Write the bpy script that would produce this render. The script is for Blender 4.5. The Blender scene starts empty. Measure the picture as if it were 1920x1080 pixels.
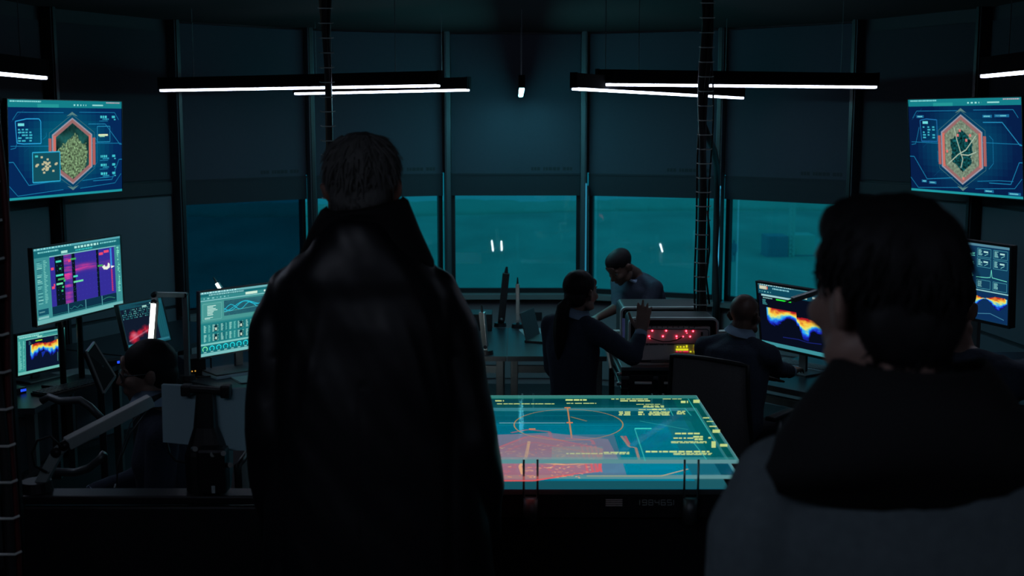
import bpy, bmesh, math, random
import numpy as np
from mathutils import Vector as V, Matrix as M, noise as N
random.seed(7)
SC = bpy.context.scene
COL = SC.collection
# ------------------------------------------------------------------ camera, world, exposure
F, CX, CAMH = 2250.0, 967.0, 2.5
PITCH = math.atan((540-225)/F); CP, SP = math.cos(PITCH), math.sin(PITCH)
cam_d = bpy.data.cameras.new('camera'); cam = bpy.data.objects.new('camera', cam_d); COL.objects.link(cam)
cam.location = (0, 0, CAMH); cam.rotation_euler = (math.pi/2-PITCH, 0, 0)
cam_d.sensor_width = 36; cam_d.lens = 36*F/1920; cam_d.shift_x = (960-CX)/1920
cam_d.clip_start = .05; cam_d.clip_end = 600
cam_d.dof.use_dof = True; cam_d.dof.focus_distance = 5.5; cam_d.dof.aperture_fstop = 4.5
SC.camera = cam
w = bpy.data.worlds.new('dusk_sky'); SC.world = w; w.use_nodes = True
nt = w.node_tree; bg = nt.nodes['Background']
bg.inputs['Color'].default_value = (.0035, .130, .19, 1); bg.inputs['Strength'].default_value = 1.22
SC.view_settings.view_transform = 'Standard'; SC.view_settings.look = 'None'
SC.view_settings.exposure = 0; SC.view_settings.gamma = 1; SC.view_settings.use_curve_mapping = False
try:
    SC.cycles.use_denoising = True; SC.cycles.transparent_max_bounces = 40; SC.cycles.max_bounces = 8
    SC.cycles.sample_clamp_indirect = 2.0; SC.cycles.caustics_reflective = False; SC.cycles.caustics_refractive = False
except Exception: pass
STRIP = (6.8, 7.6, 9.8)      # radiance of the pendant strips

def at(x, y, Y):                      # photo pixel at world depth Y
    v = (540-y)/F; t = Y/(CP+v*SP)
    return V(((x-CX)/F*t, Y, CAMH+(v*CP-SP)*t))
def atz(x, y, z):                     # photo pixel on the horizontal plane z
    v = (540-y)/F; t = (z-CAMH)/(v*CP-SP)
    return V(((x-CX)/F*t, (CP+v*SP)*t, z))

# ------------------------------------------------------------------ materials
def lin(c): return tuple((x/255/12.92 if x/255 <= .04045 else ((x/255+.055)/1.055)**2.4) for x in c)
def mat(name, c, rough=.6, metal=0, var=.25, scale=9, spec=.5, coat=0, bump=0, stretch=(1,1,1)):
    m = bpy.data.materials.new(name); m.use_nodes = True; t = m.node_tree; b = t.nodes['Principled BSDF']
    tc = t.nodes.new('ShaderNodeTexCoord'); mp = t.nodes.new('ShaderNodeMapping'); no = t.nodes.new('ShaderNodeTexNoise')
    mp.inputs['Scale'].default_value = stretch; no.inputs['Scale'].default_value = scale; no.inputs['Detail'].default_value = 5
    mx = t.nodes.new('ShaderNodeMix'); mx.data_type = 'RGBA'
    mx.inputs[6].default_value = (*[x*(1-var) for x in c], 1); mx.inputs[7].default_value = (*[min(1, x*(1+var)) for x in c], 1)
    t.links.new(tc.outputs['Object'], mp.inputs[0]); t.links.new(mp.outputs[0], no.inputs['Vector'])
    t.links.new(no.outputs['Fac'], mx.inputs[0]); t.links.new(mx.outputs[2], b.inputs['Base Color'])
    b.inputs['Roughness'].default_value = rough; b.inputs['Metallic'].default_value = metal
    b.inputs['Specular IOR Level'].default_value = spec; b.inputs['Coat Weight'].default_value = coat
    if bump:
        bp = t.nodes.new('ShaderNodeBump'); bp.inputs['Strength'].default_value = bump; bp.inputs['Distance'].default_value = .01
        t.links.new(no.outputs['Fac'], bp.inputs['Height']); t.links.new(bp.outputs[0], b.inputs['Normal'])
    return m
def emit(name, c, s=1):
    m = bpy.data.materials.new(name); m.use_nodes = True; t = m.node_tree; t.nodes.clear()
    o = t.nodes.new('ShaderNodeOutputMaterial'); e = t.nodes.new('ShaderNodeEmission')
    e.inputs[0].default_value = (*c, 1); e.inputs[1].default_value = s; t.links.new(e.outputs[0], o.inputs[0]); return m
def screen_mat(name, s=1):           # colour attribute carries the picture on a screen
    m = bpy.data.materials.new(name); m.use_nodes = True; t = m.node_tree; t.nodes.clear()
    o = t.nodes.new('ShaderNodeOutputMaterial'); e = t.nodes.new('ShaderNodeEmission'); a = t.nodes.new('ShaderNodeAttribute')
    a.attribute_name = 'col'; tr = t.nodes.new('ShaderNodeBsdfTransparent'); mx = t.nodes.new('ShaderNodeMixShader')
    e.inputs[1].default_value = s; t.links.new(a.outputs['Color'], e.inputs[0])
    t.links.new(a.outputs['Alpha'], mx.inputs[0]); t.links.new(tr.outputs[0], mx.inputs[1]); t.links.new(e.outputs[0], mx.inputs[2])
    t.links.new(mx.outputs[0], o.inputs[0]); return m
def glass_mat(name, tint, refl=.06, mul=.6):
    m = bpy.data.materials.new(name); m.use_nodes = True; t = m.node_tree; t.nodes.clear()
    o = t.nodes.new('ShaderNodeOutputMaterial'); tr = t.nodes.new('ShaderNodeBsdfTransparent'); g = t.nodes.new('ShaderNodeBsdfGlossy')
    tr.inputs[0].default_value = (*tint, 1); g.inputs['Roughness'].default_value = .02
    lw = t.nodes.new('ShaderNodeLayerWeight'); lw.inputs[0].default_value = .25
    ma = t.nodes.new('ShaderNodeMath'); ma.operation = 'MULTIPLY_ADD'; ma.inputs[1].default_value = mul; ma.inputs[2].default_value = refl
    mx = t.nodes.new('ShaderNodeMixShader'); t.links.new(lw.outputs['Fresnel'], ma.inputs[0]); t.links.new(ma.outputs[0], mx.inputs[0])
    t.links.new(tr.outputs[0], mx.inputs[1]); t.links.new(g.outputs[0], mx.inputs[2]); t.links.new(mx.outputs[0], o.inputs[0]); return m
MT = dict(
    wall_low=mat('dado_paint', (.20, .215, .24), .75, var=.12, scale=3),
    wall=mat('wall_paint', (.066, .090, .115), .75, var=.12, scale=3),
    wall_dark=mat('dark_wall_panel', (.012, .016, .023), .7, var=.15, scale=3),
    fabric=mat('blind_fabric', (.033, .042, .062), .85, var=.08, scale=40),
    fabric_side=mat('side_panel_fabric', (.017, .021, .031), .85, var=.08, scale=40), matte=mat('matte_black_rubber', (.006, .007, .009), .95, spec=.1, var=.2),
    sill=mat('satin_sill_paint', (.20, .23, .24), .35, .3, var=.12, scale=5),
    rim2=mat('satin_lamp_paint', (.34, .42, .42), .4, var=.15, scale=12),
    rim=mat('pale_rim_paint', (.72, .76, .74), .4, var=.1),
    fabric_dark=mat('blind_hem_fabric', (.012, .017, .026), .8, var=.1, scale=40),
    post=mat('painted_post_metal', (.05, .075, .09), .45, .3, var=.12, scale=6),
    ceiling=mat('black_ceiling', (.002, .0025, .003), .95, var=.2),
    floor=mat('dark_vinyl_floor', (.02, .026, .032), .5, var=.3, scale=2),
    platform=mat('platform_carpet', (.008, .010, .013), .9, var=.3, scale=60),
    black=mat('black_plastic', (.012, .014, .017), .45, var=.2),
    blackm=mat('black_painted_metal', (.014, .016, .02), .38, .2, var=.2),
    rubber=mat('cable_rubber', (.012, .013, .016), .6, var=.2, scale=20),
    redc=mat('red_cable_rubber', (.09, .012, .012), .55, var=.2, scale=20),
    beige=mat('beige_cable_rubber', (.16, .13, .09), .6, var=.2, scale=20),
    desk=mat('dark_desk_laminate', (.014, .021, .028), .33, var=.15, scale=5),
    deskedge=mat('desk_edge_band', (.03, .04, .05), .4, var=.15),
    alu=mat('brushed_aluminium', (.46, .50, .50), .35, .9, var=.1, scale=30, stretch=(1,1,8)),
    alud=mat('dull_aluminium', (.15, .17, .18), .45, .7, var=.15, scale=20),
    shell=mat('teal_lit_grey_shell', (.45, .70, .80), .5, var=.06),  # pale grey shell with the screens' teal light put into its colour
    paper=mat('paper', (.18, .22, .24), .8, var=.05),
    case=mat('grey_case_paint', (.045, .047, .05), .5, .1, var=.15),
    casep=mat('equipment_face_paint', (.78, .74, .74), .55, .1, var=.1),
    blue=mat('blue_case_strap', (.02, .035, .30), .5, var=.2),
    print_=mat('dark_print_ink', (.012, .02, .026), .8, var=.1),
    plate_txt=mat('pale_engraved_ink', (.5, .6, .62), .7, var=.1),
    skin_dark=mat('deep_brown_skin', (.13, .075, .058), .5, var=.12, scale=14),
    skin_mid=mat('brown_skin', (.32, .20, .165), .5, var=.12, scale=14),
    skin_light=mat('light_skin', (.30, .14, .10), .5, var=.12, scale=14),
    hair=mat('dark_brown_hair', (.125, .128, .125), .75, var=.4, scale=30, stretch=(6,6,1)),
    hairb=mat('black_hair', (.012, .012, .014), .62, spec=.25, var=.3, scale=30, stretch=(6,6,1)),
    coat=mat('waxed_black_coat', (.0075, .0085, .012), .42, var=.3, scale=6, bump=.25),
    collar=mat('black_collar_cord', (.004, .0045, .006), .9, var=.3, scale=60),
    jacket=mat('charcoal_jacket_wool', (.085, .115, .130), .9, var=.25, scale=60),
    sweater=mat('navy_knit_sweater', (.034, .050, .084), .9, var=.25, scale=90, bump=.2),
    shirt=mat('pale_blue_shirt_cotton', (.26, .40, .56), .8, var=.06, scale=40),
    trousers=mat('dark_trouser_cloth', (.010, .013, .020), .9, var=.2, scale=60),
    shoe=mat('black_shoe_leather', (.01, .01, .012), .4, var=.2),
    eye=mat('eye_white', (.2, .2, .2), .3, var=.02), iris=mat('dark_iris', (.01, .007, .005), .2, var=.1),
    mesh=mat('chair_mesh_weave', (.20, .185, .19), .85, var=.3, scale=160),
    ground=mat('misty_grass', (.58, .68, .60), .95, var=.45, scale=.16, stretch=(1,.35,1)),  # fog haze is put into the pale grass and scrub colours
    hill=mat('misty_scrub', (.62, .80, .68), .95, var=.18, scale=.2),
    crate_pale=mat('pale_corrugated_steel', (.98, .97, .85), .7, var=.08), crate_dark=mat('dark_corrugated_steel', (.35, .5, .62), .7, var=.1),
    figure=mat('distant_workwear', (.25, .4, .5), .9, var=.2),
    strip=emit('strip_diffuser', STRIP, 1), strip_c=emit('strip_diffuser_centre', (11, 56, 64), 1), tube=emit('lamp_tube', (6, 6.4, 6.0), 1), worktube=emit('work_light_tube', (17, 20, 20), 1),
    led_red=emit('red_led', (2.6, .035, .14), 1), led_core=emit('red_led_core', (6.0, .7, .95), 1),
    led_yel=emit('yellow_digit', (.75, .70, .015), 1), led_org=emit('orange_digit', (.9, .25, .02), 1), led_mag=emit('magenta_digit', (.75, .01, .09), 1),
    led_blue=emit('blue_led', (.02, .09, 1.0), 1), led_cyan=emit('cyan_led_strip', (.05, .48, .80), 1), led_cyan2=emit('dim_cyan_led_strip', (.02, .20, .32), 1),
    led_grn=emit('green_led', (.02, .6, .15), 1), led_amb=emit('amber_led', (.7, .35, .05), 1),
    glass=glass_mat('window_glass', (.92, .97, .97), .07), dimfilm=glass_mat('dimming_sheet_tint', (.30, .42, .50), .0),
    sheet=glass_mat('table_glass', (.90, .97, .97), .001, .006),
    sheet_edge=emit('lit_glass_edge', (.10, .26, .28), 1),
    lens=glass_mat('spectacle_lens', (.75, .8, .85), .05),
    scr=screen_mat('screen_picture', 1.0))

# ------------------------------------------------------------------ mesh builder
SPH = {}
class B:
    def __init__(s): s.bm = bmesh.new()
    def _t(s, r, mtx):
        bmesh.ops.transform(s.bm, matrix=mtx, verts=r); return s
    def box(s, c, size, rot=None, bev=0):
        r = bmesh.ops.create_cube(s.bm, size=1)['verts']
        m = M.Translation(V(c)) @ (rot.to_4x4() if rot else M()) @ M.Diagonal((*size, 1))
        s._t(r, m)
        if bev:
            es = list({e for v in r for e in v.link_edges}); bmesh.ops.bevel(s.bm, geom=es, offset=bev, segments=2, affect='EDGES', profile=.6)
        return s
    def beam(s, p0, p1, wx, wz, up=V((0,0,1)), bev=0):
        p0, p1 = V(p0), V(p1); y = (p1-p0); L = y.length; y.normalize(); x = y.cross(up)
        if x.length < 1e-4: x = y.cross(V((0,1,0)))
        x.normalize(); z = x.cross(y); R = M((x, y, z)).transposed()
        return s.box((p0+p1)/2, (wx, L, wz), R, bev)
    def cyl(s, p0, p1, r0, r1=None, n=12):
        p0, p1 = V(p0), V(p1); r1 = r0 if r1 is None else r1
        r = bmesh.ops.create_cone(s.bm, cap_ends=True, segments=n, radius1=r0, radius2=r1, depth=(p1-p0).length)['verts']
        q = (p1-p0).to_track_quat('Z', 'Y').to_matrix().to_4x4()
        return s._t(r, M.Translation((p0+p1)/2) @ q)
    def ell(s, c, rad, rot=None, n=20):
        c = V(c); nv = max(5, n*2//3); f = s.bm; key = (n, nv)
        if key not in SPH:
            pts = [V((0, 0, 1))]+[V((math.sin(math.pi*j/nv)*math.cos(2*math.pi*i/n), math.sin(math.pi*j/nv)*math.sin(2*math.pi*i/n), math.cos(math.pi*j/nv))) for j in range(1, nv) for i in range(n)]+[V((0, 0, -1))]
            L = len(pts)-1; fc = []
            for i in range(n):
                k = (i+1) % n; fc.append((0, 1+i, 1+k)); fc.append((L, L-n+k, L-n+i))
                for j in range(nv-2): a, b_ = 1+j*n, 1+(j+1)*n; fc.append((a+i, b_+i, b_+k, a+k))
            SPH[key] = (pts, fc)
        pts, fc = SPH[key]; m = (rot.to_3x3() if rot else M.Identity(3)) @ M.Diagonal(V(rad)).to_3x3()
        vs = [f.verts.new(c+m @ p) for p in pts]
        for q in fc: f.faces.new([vs[i] for i in q])
        return s
    def cap(s, p0, r0, p1, r1, n=16):
        s.cyl(p0, p1, r0, r1, n); s.ell(p0, (r0,)*3, n=n); s.ell(p1, (r1,)*3, n=n); return s
    def chain(s, pts, n=16):
        for (a, ra), (b, rb) in zip(pts, pts[1:]): s.cap(a, ra, b, rb, n)
        return s
    def tube(s, pts, r, n=8, closed=False):
        pts = [V(p) for p in pts]; rings = []; prev = None
        rr = r if isinstance(r, (list, tuple)) else [r]*len(pts)
        for i, p in enumerate(pts):
            if closed: t = pts[(i+1) % len(pts)]-pts[i-1]
            else: t = pts[min(i+1, len(pts)-1)]-pts[max(i-1, 0)]
            t.normalize()
            if prev is None:
                x = t.cross(V((0,0,1)));
                if x.length < 1e-3: x = t.cross(V((1,0,0)))
            else: x = prev-t*prev.dot(t)
            x.normalize(); prev = x; y = t.cross(x)
            rings.append([s.bm.verts.new(p+(x*math.cos(a)+y*math.sin(a))*rr[i]) for a in [2*math.pi*k/n for k in range(n)]])
        K = len(rings)
        for i in range(K if closed else K-1):
            a, b = rings[i], rings[(i+1) % K]
            for k in range(n): s.bm.faces.new((a[k], a[(k+1) % n], b[(k+1) % n], b[k]))
        if not closed: s.bm.faces.new(rings[0][::-1]); s.bm.faces.new(rings[-1])
        return s
    def loft(s, rings, n=28, ex=2.0):       # rings: (center, right vec, fwd vec)  with radii baked in
        vs = []
        for c, rx, ry in rings:
            ring = []
            for k in range(n):
                a = 2*math.pi*k/n; ca, sa = math.cos(a), math.sin(a)
                ca = math.copysign(abs(ca)**(2/ex), ca); sa = math.copysign(abs(sa)**(2/ex), sa)
                ring.append(s.bm.verts.new(V(c)+V(rx)*ca+V(ry)*sa))
            vs.append(ring)
        for a, b in zip(vs, vs[1:]):
            for k in range(n): s.bm.faces.new((a[k], a[(k+1) % n], b[(k+1) % n], b[k]))
        s.bm.faces.new(vs[0][::-1]); s.bm.faces.new(vs[-1]); return s
    def prism(s, poly, z0, z1):
        a = [s.bm.verts.new((x, y, z0)) for x, y in poly]; b = [s.bm.verts.new((x, y, z1)) for x, y in poly]; n = len(poly)
        s.bm.faces.new(a[::-1]); s.bm.faces.new(b)
        for i in range(n): s.bm.faces.new((a[i], a[(i+1) % n], b[(i+1) % n], b[i]))
        return s
    def poly(s, pts): s.bm.faces.new([s.bm.verts.new(V(p)) for p in pts]); return s
    def mesh(s, name='m', smooth=False, keep=False):
        bmesh.ops.recalc_face_normals(s.bm, faces=s.bm.faces[:])
        me = bpy.data.meshes.new(name); s.bm.to_mesh(me)
        if not keep: s.bm.free()
        if smooth:
            me.polygons.foreach_set('use_smooth', [True]*len(me.polygons))
        return me
def obj(name, b, m, parent=None, smooth=False, loc=None, world=False):
    me = b.mesh(name, smooth) if isinstance(b, B) else b
    me.materials.clear(); me.materials.append(m)
    o = bpy.data.objects.new(name, me); COL.objects.link(o)
    if loc is not None: o.location = loc
    if parent is not None:
        o.parent = parent
        if world:                            # geometry given in world coordinates
            me.transform(WM[parent.name].inverted())
    WM[o.name] = (WM[parent.name] if parent is not None else M()) @ o.matrix_basis
    return o
WM = {}
def thing(name, label, cat, loc=(0,0,0), rotz=0, group=None, rot=None):
    o = bpy.data.objects.new(name, None); COL.objects.link(o); o.empty_display_size = .1
    o.location = loc; o.rotation_euler = rot if rot else (0, 0, rotz)
    o['label'] = label; o['category'] = cat
    if group: o['group'] = group
    WM[o.name] = M.Translation(V(loc)) @ (o.rotation_euler.to_matrix().to_4x4()); return o
def tag(o, label, cat, group=None):
    o['label'] = label; o['category'] = cat
    if group: o['group'] = group
    return o
def struct(name, b, m, parent=None):
    o = obj(name, b, m, parent)
    if parent is None: o['kind'] = 'structure'
    return o
def remesh(b, vox, smooth=3, fac=.5):
    me = b.mesh('tmp'); o = bpy.data.objects.new('tmp', me); COL.objects.link(o)
    r = o.modifiers.new('r', 'REMESH'); r.mode = 'VOXEL'; r.voxel_size = vox
    if smooth: sm = o.modifiers.new('s', 'SMOOTH'); sm.iterations = smooth; sm.factor = fac
    dg = bpy.context.evaluated_depsgraph_get(); dg.update()
    out = bpy.data.meshes.new_from_object(o.evaluated_get(dg)); bpy.data.objects.remove(o); bpy.data.meshes.remove(me)
    out.polygons.foreach_set('use_smooth', [True]*len(out.polygons)); return out
def displace(me, fn):
    me.update()
    ns = [v.normal.copy() for v in me.vertices]
    for v, n in zip(me.vertices, ns): v.co += n*fn(v.co)
    me.update()

# ------------------------------------------------------------------ picture canvas for screens
class Canvas:
    def __init__(s, mp): s.mp = mp; s.v = []; s.f = []; s.c = []; s.layer = 0
    def poly(s, pts, c, a=1):
        k = len(s.v); s.layer += 1e-3 if False else 0
        for u, v in pts: s.v.append(s.mp(u, v, s.layer))
        s.f.append(tuple(range(k, k+len(pts)))); s.c.append((*lin(c), a))
    def rect(s, u0, v0, u1, v1, c, a=1): s.poly([(u0,v0),(u1,v0),(u1,v1),(u0,v1)], c, a)
    def line(s, pts, c, t=.006, asp=1.0, a=1, close=False):
        pts = list(pts)+([pts[0]] if close else [])
        for (u0,v0),(u1,v1) in zip(pts, pts[1:]):
            dx, dy = (u1-u0)*asp, v1-v0; L = math.hypot(dx, dy) or 1; nx, ny = -dy/L*t/2/asp, dx/L*t/2
            s.poly([(u0+nx,v0+ny),(u1+nx,v1+ny),(u1-nx,v1-ny),(u0-nx,v0-ny)], c, a)
    def frame(s, u0, v0, u1, v1, c, t=.006, asp=1.0, a=1): s.line([(u0,v0),(u1,v0),(u1,v1),(u0,v1)], c, t, asp, a, True)
    def words(s, u, v, w_, h, c, a=1, gap=.25, rnd=random):
        x = u
        while x < u+w_-1e-4:
            L = min(h*rnd.uniform(.5, 2.2)*.6, u+w_-x); s.rect(x, v, x+L, v+h, c, a); x += L+h*gap
    def bars(s, u, v, w_, h, n, c, a=1, rnd=random):
        for i in range(n): s.rect(u, v+i*h/n, u+w_*rnd.uniform(.5, 1), v+(i+.55)*h/n, c, a)
    def grid(s, u0, v0, u1, v1, nu, nv, fn, a=1):
        for j in range(nv):
            for i in range(nu):
                c = fn((i+.5)/nu, (j+.5)/nv)
                if c is not None:
                    aa = a if len(c) == 3 else c[3]
                    s.rect(u0+(u1-u0)*i/nu, v0+(v1-v0)*j/nv, u0+(u1-u0)*(i+1)/nu, v0+(v1-v0)*(j+1)/nv, c[:3], aa)
    def up(s): s.layer += 1; return s
    def mesh(s, name):
        me = bpy.data.meshes.new(name); me.from_pydata(s.v, [], s.f)
        at_ = me.color_attributes.new('col', 'FLOAT_COLOR', 'CORNER'); k = 0
        buf = np.empty((len(me.loops), 4), 'f')
        for p, c in zip(me.polygons, s.c):
            buf[p.loop_start:p.loop_start+p.loop_total] = c
        at_.data.foreach_set('color', buf.ravel()); return me
def scr_map(W, H, y0):
    return lambda u, v, l: ((u-.5)*W, y0-.0004-.0004*l, (.5-v)*H)
def jet(x):
    st = [(0,(8,8,40)),(.2,(25,40,190)),(.4,(40,170,255)),(.58,(230,235,120)),(.75,(250,190,60)),(1,(170,25,35))]
    x = max(0, min(1, x))
    for (a, ca), (b, cb) in zip(st, st[1:]):
        if x <= b: t = (x-a)/(b-a); return tuple(p+(q-p)*t for p, q in zip(ca, cb))
def nz(x, y, s=0, d=4): return N.fractal(V((x, y, s)), 1.0, 2.0, d)

# ------------------------------------------------------------------ the room shell
RW, YC = 3.55, 11.25
A0 = math.asin(.645/RW)
def vtx(k, r=RW):                     # k = 1,3,5,7,9 half facets, sign gives the side
    s = 1 if k >= 0 else -1; a = A0*abs(k)
    return V((s*r*math.sin(a), YC-RW*math.cos(A0)+r*math.cos(a), 0))
CEIL = 3.3
fl = B(); fl.prism([(-3.9,-2.6),(3.9,-2.6),(3.9,9),(2.6,11.3),(.6,11.7),(-.6,11.7),(-2.6,11.3),(-3.9,9)], -.2, 0); struct('floor', fl, MT['floor'])
ce = B(); ce.prism([(-3.9,-2.6),(3.9,-2.6),(3.9,9),(2.6,11.3),(.6,11.7),(-.6,11.7),(-2.6,11.3),(-3.9,9)], CEIL, CEIL+.15); struct('ceiling', ce, MT['ceiling'])
pf = B(); pf.box((.9, .85, .295), (5.2, 5.75, .59)); pf.box((1.25, 4.25, .295), (4.4, 1.05, .59)); pf.box((2.45, 5.4, .295), (2.0, 1.3, .59))
o = struct('floor_platform', pf, MT['platform'])
SILL, HEAD, HEM = .875, 1.80, 1.99
def slab(b, p, q, z0, z1, t=.06, inset=0, off=0):    # a vertical slab along the facet p-q, t thick outwards
    d = (q-p).normalized(); n = V((d.y, -d.x, 0)); c = V((0, 7, 0))
    if n.dot(c-p) > 0: n = -n                 # outwards
    a, e = p+d*inset+n*off, q-d*inset+n*off
    m = (a+e)/2+n*t/2; R = M((d, n, V((0,0,1)))).transposed()
    b.box((m.x, m.y, (z0+z1)/2), ((e-a).length, t, z1-z0), R); return b
facets = [(-5,-3),(-3,-1),(-1,1),(1,3),(3,5)]
wb = B()
for a, c in facets: slab(wb, vtx(a), vtx(c), 0, SILL-.045, .1); slab(wb, vtx(a), vtx(c), HEM+.02, CEIL, .04, off=.06, inset=-.06)
wall_back = struct('wall_back', wb, MT['wall_low'])
for side, sg in (('left', -1), ('right', 1)):
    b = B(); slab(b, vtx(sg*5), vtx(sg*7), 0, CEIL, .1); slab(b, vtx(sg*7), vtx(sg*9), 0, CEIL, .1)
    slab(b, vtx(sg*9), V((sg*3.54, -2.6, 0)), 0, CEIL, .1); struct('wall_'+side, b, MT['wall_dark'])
b = B(); b.box((0, -2.65, 1.65), (7.4, .1, 3.3)); struct('wall_rear', b, MT['wall_dark'])
# panels on the walls: lower panels below the sill, sockets, wall pads on the two blank bays
side_w = {s: bpy.data.objects['wall_'+s] for s in ('left', 'right')}
for a, c in facets:
    for z0, z1 in ((.06, .44), (.46, SILL-.07)):
        pb = B(); slab(pb, vtx(a), vtx(c), z0, z1, .014, inset=.06, off=-.014); obj('panel', pb, MT['wall_low'], wall_back)
    p = (vtx(a)*.35+vtx(c)*.65); d = (vtx(c)-vtx(a)).normalized(); n = V((d.y, -d.x, 0))
    if n.y < 0: n = -n
    sb = B(); R = M((d, n, V((0,0,1)))).transposed(); q = p-n*.022; sb.box((q.x, q.y, .66), (.11, .016, .075), R, .004)
    so = obj('wall_socket', sb, MT['black'], wall_back)
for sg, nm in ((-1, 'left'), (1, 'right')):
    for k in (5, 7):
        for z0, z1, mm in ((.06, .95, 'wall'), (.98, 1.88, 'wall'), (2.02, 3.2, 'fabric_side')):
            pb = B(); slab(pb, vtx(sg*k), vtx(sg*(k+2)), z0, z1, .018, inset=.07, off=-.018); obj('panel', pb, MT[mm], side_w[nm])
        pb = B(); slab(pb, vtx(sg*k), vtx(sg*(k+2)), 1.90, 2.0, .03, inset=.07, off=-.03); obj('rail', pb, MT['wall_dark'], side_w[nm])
# windows, sills, blinds
nm_bay = ['leftmost window bay', 'window bay left of the centre', 'centre window bay', 'window bay right of the centre', 'rightmost window bay']
for i, (a, c) in enumerate(facets):
    p, q = vtx(a), vtx(c); d = (q-p).normalized(); n = V((d.y, -d.x, 0)); n = n if n.y > 0 else -n
    fb = B()
    for z in (SILL+.02, HEM): slab(fb, p, q, z-.025, z+.025, .05, inset=.035, off=.02)
    for e0, e1 in ((p+d*.035, p+d*.075), (q-d*.075, q-d*.035)): slab(fb, e0, e1, SILL, HEM, .05, off=.02)
    wi = struct('window_%d' % (i+1), fb, MT['blackm'])
    gb = B(); slab(gb, p, q, SILL+.04, HEM-.02, .006, inset=.07, off=.045); obj('pane', gb, MT['glass'], wi)
    if i < 2:
        gb = B(); slab(gb, p, q, SILL+.04, HEM-.02, .0015, inset=.075, off=.012); obj('dimming_sheet', gb, MT['dimfilm'], wi) if i == 0 else None  # added tinted sheet that darkens the view through the leftmost window
    sb = B(); slab(sb, p-d*.03, q+d*.03, SILL-.045, SILL, .16, off=-.10); obj('sill', sb, MT['sill'], wi)
    sb = B(); slab(sb, p-d*.03, q+d*.03, SILL-.075, SILL-.05, .05, off=-.06); obj('sill_bracket', sb, MT['blackm'], wi)
    bl = thing('roller_blind', 'grey fabric roller blind with dark hem band over the '+nm_bay[i], 'blind', (p+q)/2+V((0,0,HEAD)), group='roller blinds above the windows')
    bb = B(); slab(bb, p, q, HEM, CEIL-.02, .004, inset=.045, off=-.015); obj('fabric', bb, MT['fabric'], bl, world=True)
    bb = B(); slab(bb, p, q, HEAD, HEM+.005, .02, inset=.045, off=-.025); obj('hem_band', bb, MT['fabric_dark'], bl, world=True)
    bb = B(); slab(bb, p, q, HEM, HEM+.018, .01, inset=.045, off=-.03); obj('hem_rail', bb, MT['fabric_dark'], bl, world=True)
    # small dark printed line near the lower right corner of the fabric (too blurred to read)
    bb = B(); rnd = random.Random(3); x = .62
    while x < 1.0:
        L = rnd.uniform(.016, .034); e0 = p+d*(.17+x); e1 = p+d*(.17+min(x+L, 1.0))
        if (e0-p).length < (q-p).length-.08: slab(bb, e0, e1, HEM+.045, HEM+.075, .0015, off=-.0165)
        x += L+(.03 if rnd.random() < .2 else .006)
    pl_ = obj('printed_line', bb, MT['print_'], bl, world=True); pl_['kind'] = 'stuff'
# posts between the bays
for j, k in enumerate((-7, -5, -3, -1, 1, 3, 5, 7)):
    p = vtx(k); n = (p-V((0, YC-RW*math.cos(A0), 0))).normalized(); t = V((-n.y, n.x, 0)); R = M((t, n, V((0,0,1)))).transposed()
    b = B(); b.box(p-n*.05+V((0,0,CEIL/2)), (.055, .10, CEIL), R, .006)
    po = struct('trim_%d' % (j+1), b, MT['post'] if abs(k) < 7 else MT['wall_dark'])
    cb = B(); cb.box(p-n*.105+V((0,0,CEIL/2)), (.03, .012, CEIL), R); obj('cover_strip', cb, MT['post'] if abs(k) <= 1 else MT['blackm'], po)
    if k in (1, 3):
        lb = B(); q = p-n*.125+(-t if t.x < 0 else t)*.030; lb.box(q+V((0,0,(SILL+1.92)/2)), (.012, .016, 1.92-SILL), R); obj('led_strip', lb, MT['led_cyan' if k == 3 else 'led_cyan2'], po)
        lb = B(); q = q+(-t if t.x < 0 else t)*.016; lb.box(q+V((0,0,(SILL+1.9)/2)), (.014, .014, 1.9-SILL), R); obj('led_channel', lb, MT['blackm'], po)
# ------------------------------------------------------------------ outside, seen through the glass
GZ = -8.5
gb = B(); gb.prism([(-90,30),(90,30),(110,146),(-110,146)], GZ-.5, GZ)
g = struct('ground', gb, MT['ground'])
rb = random.Random(5)
hb = B()
pts = [(x, 148+6*math.sin(x*.06)) for x in range(-110, 111, 4)]
prev = None
for x, y in pts:
    h = .9+.8*(nz(x*.05, 0, 1)+.3); hb.ell((x, y, GZ), (4.5, 6, max(.3, h)), n=10)
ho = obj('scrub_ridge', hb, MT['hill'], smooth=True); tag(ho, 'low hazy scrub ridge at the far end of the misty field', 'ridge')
def crate(px0, px1, py0, py1, z, m, label):
    p = atz(px0, py1, z); Y = p.y; t = at(px0, py0, Y); r_ = at(px1, py1, Y); w_, h = r_.x-p.x, t.z-p.z
    th = thing('storage_container', label, 'container', (p.x+w_/2, Y+1.2, z))
    b = B(); b.box((0, 0, h/2), (w_, 2.4, h)); obj('body', b, m, th)
    b = B(); k = 9
    for i in range(k): b.box((-w_/2+(i+.5)*w_/k, -1.22, h/2), (w_/k*.45, .06, h*.92))
    obj('corrugation', b, m, th)
    b = B(); b.box((0, 0, .02), (w_*1.06, 2.5, .12)); obj('base_frame', b, MT['crate_dark'], th)
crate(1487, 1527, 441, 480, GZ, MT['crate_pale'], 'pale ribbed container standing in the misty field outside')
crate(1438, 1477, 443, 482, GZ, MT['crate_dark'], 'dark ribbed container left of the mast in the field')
p = atz(1483, 481, GZ); th = thing('lattice_mast', 'tall pale lattice mast standing between the two containers outside', 'mast', p)
tp = at(1483, 352, p.y).z-GZ
b = B(); hw = .17
for sx in (-1, 1):
    for sy in (-1, 1): b.cyl((sx*hw, sy*hw, 0), (sx*hw, sy*hw, tp), .06, n=6)
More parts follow.
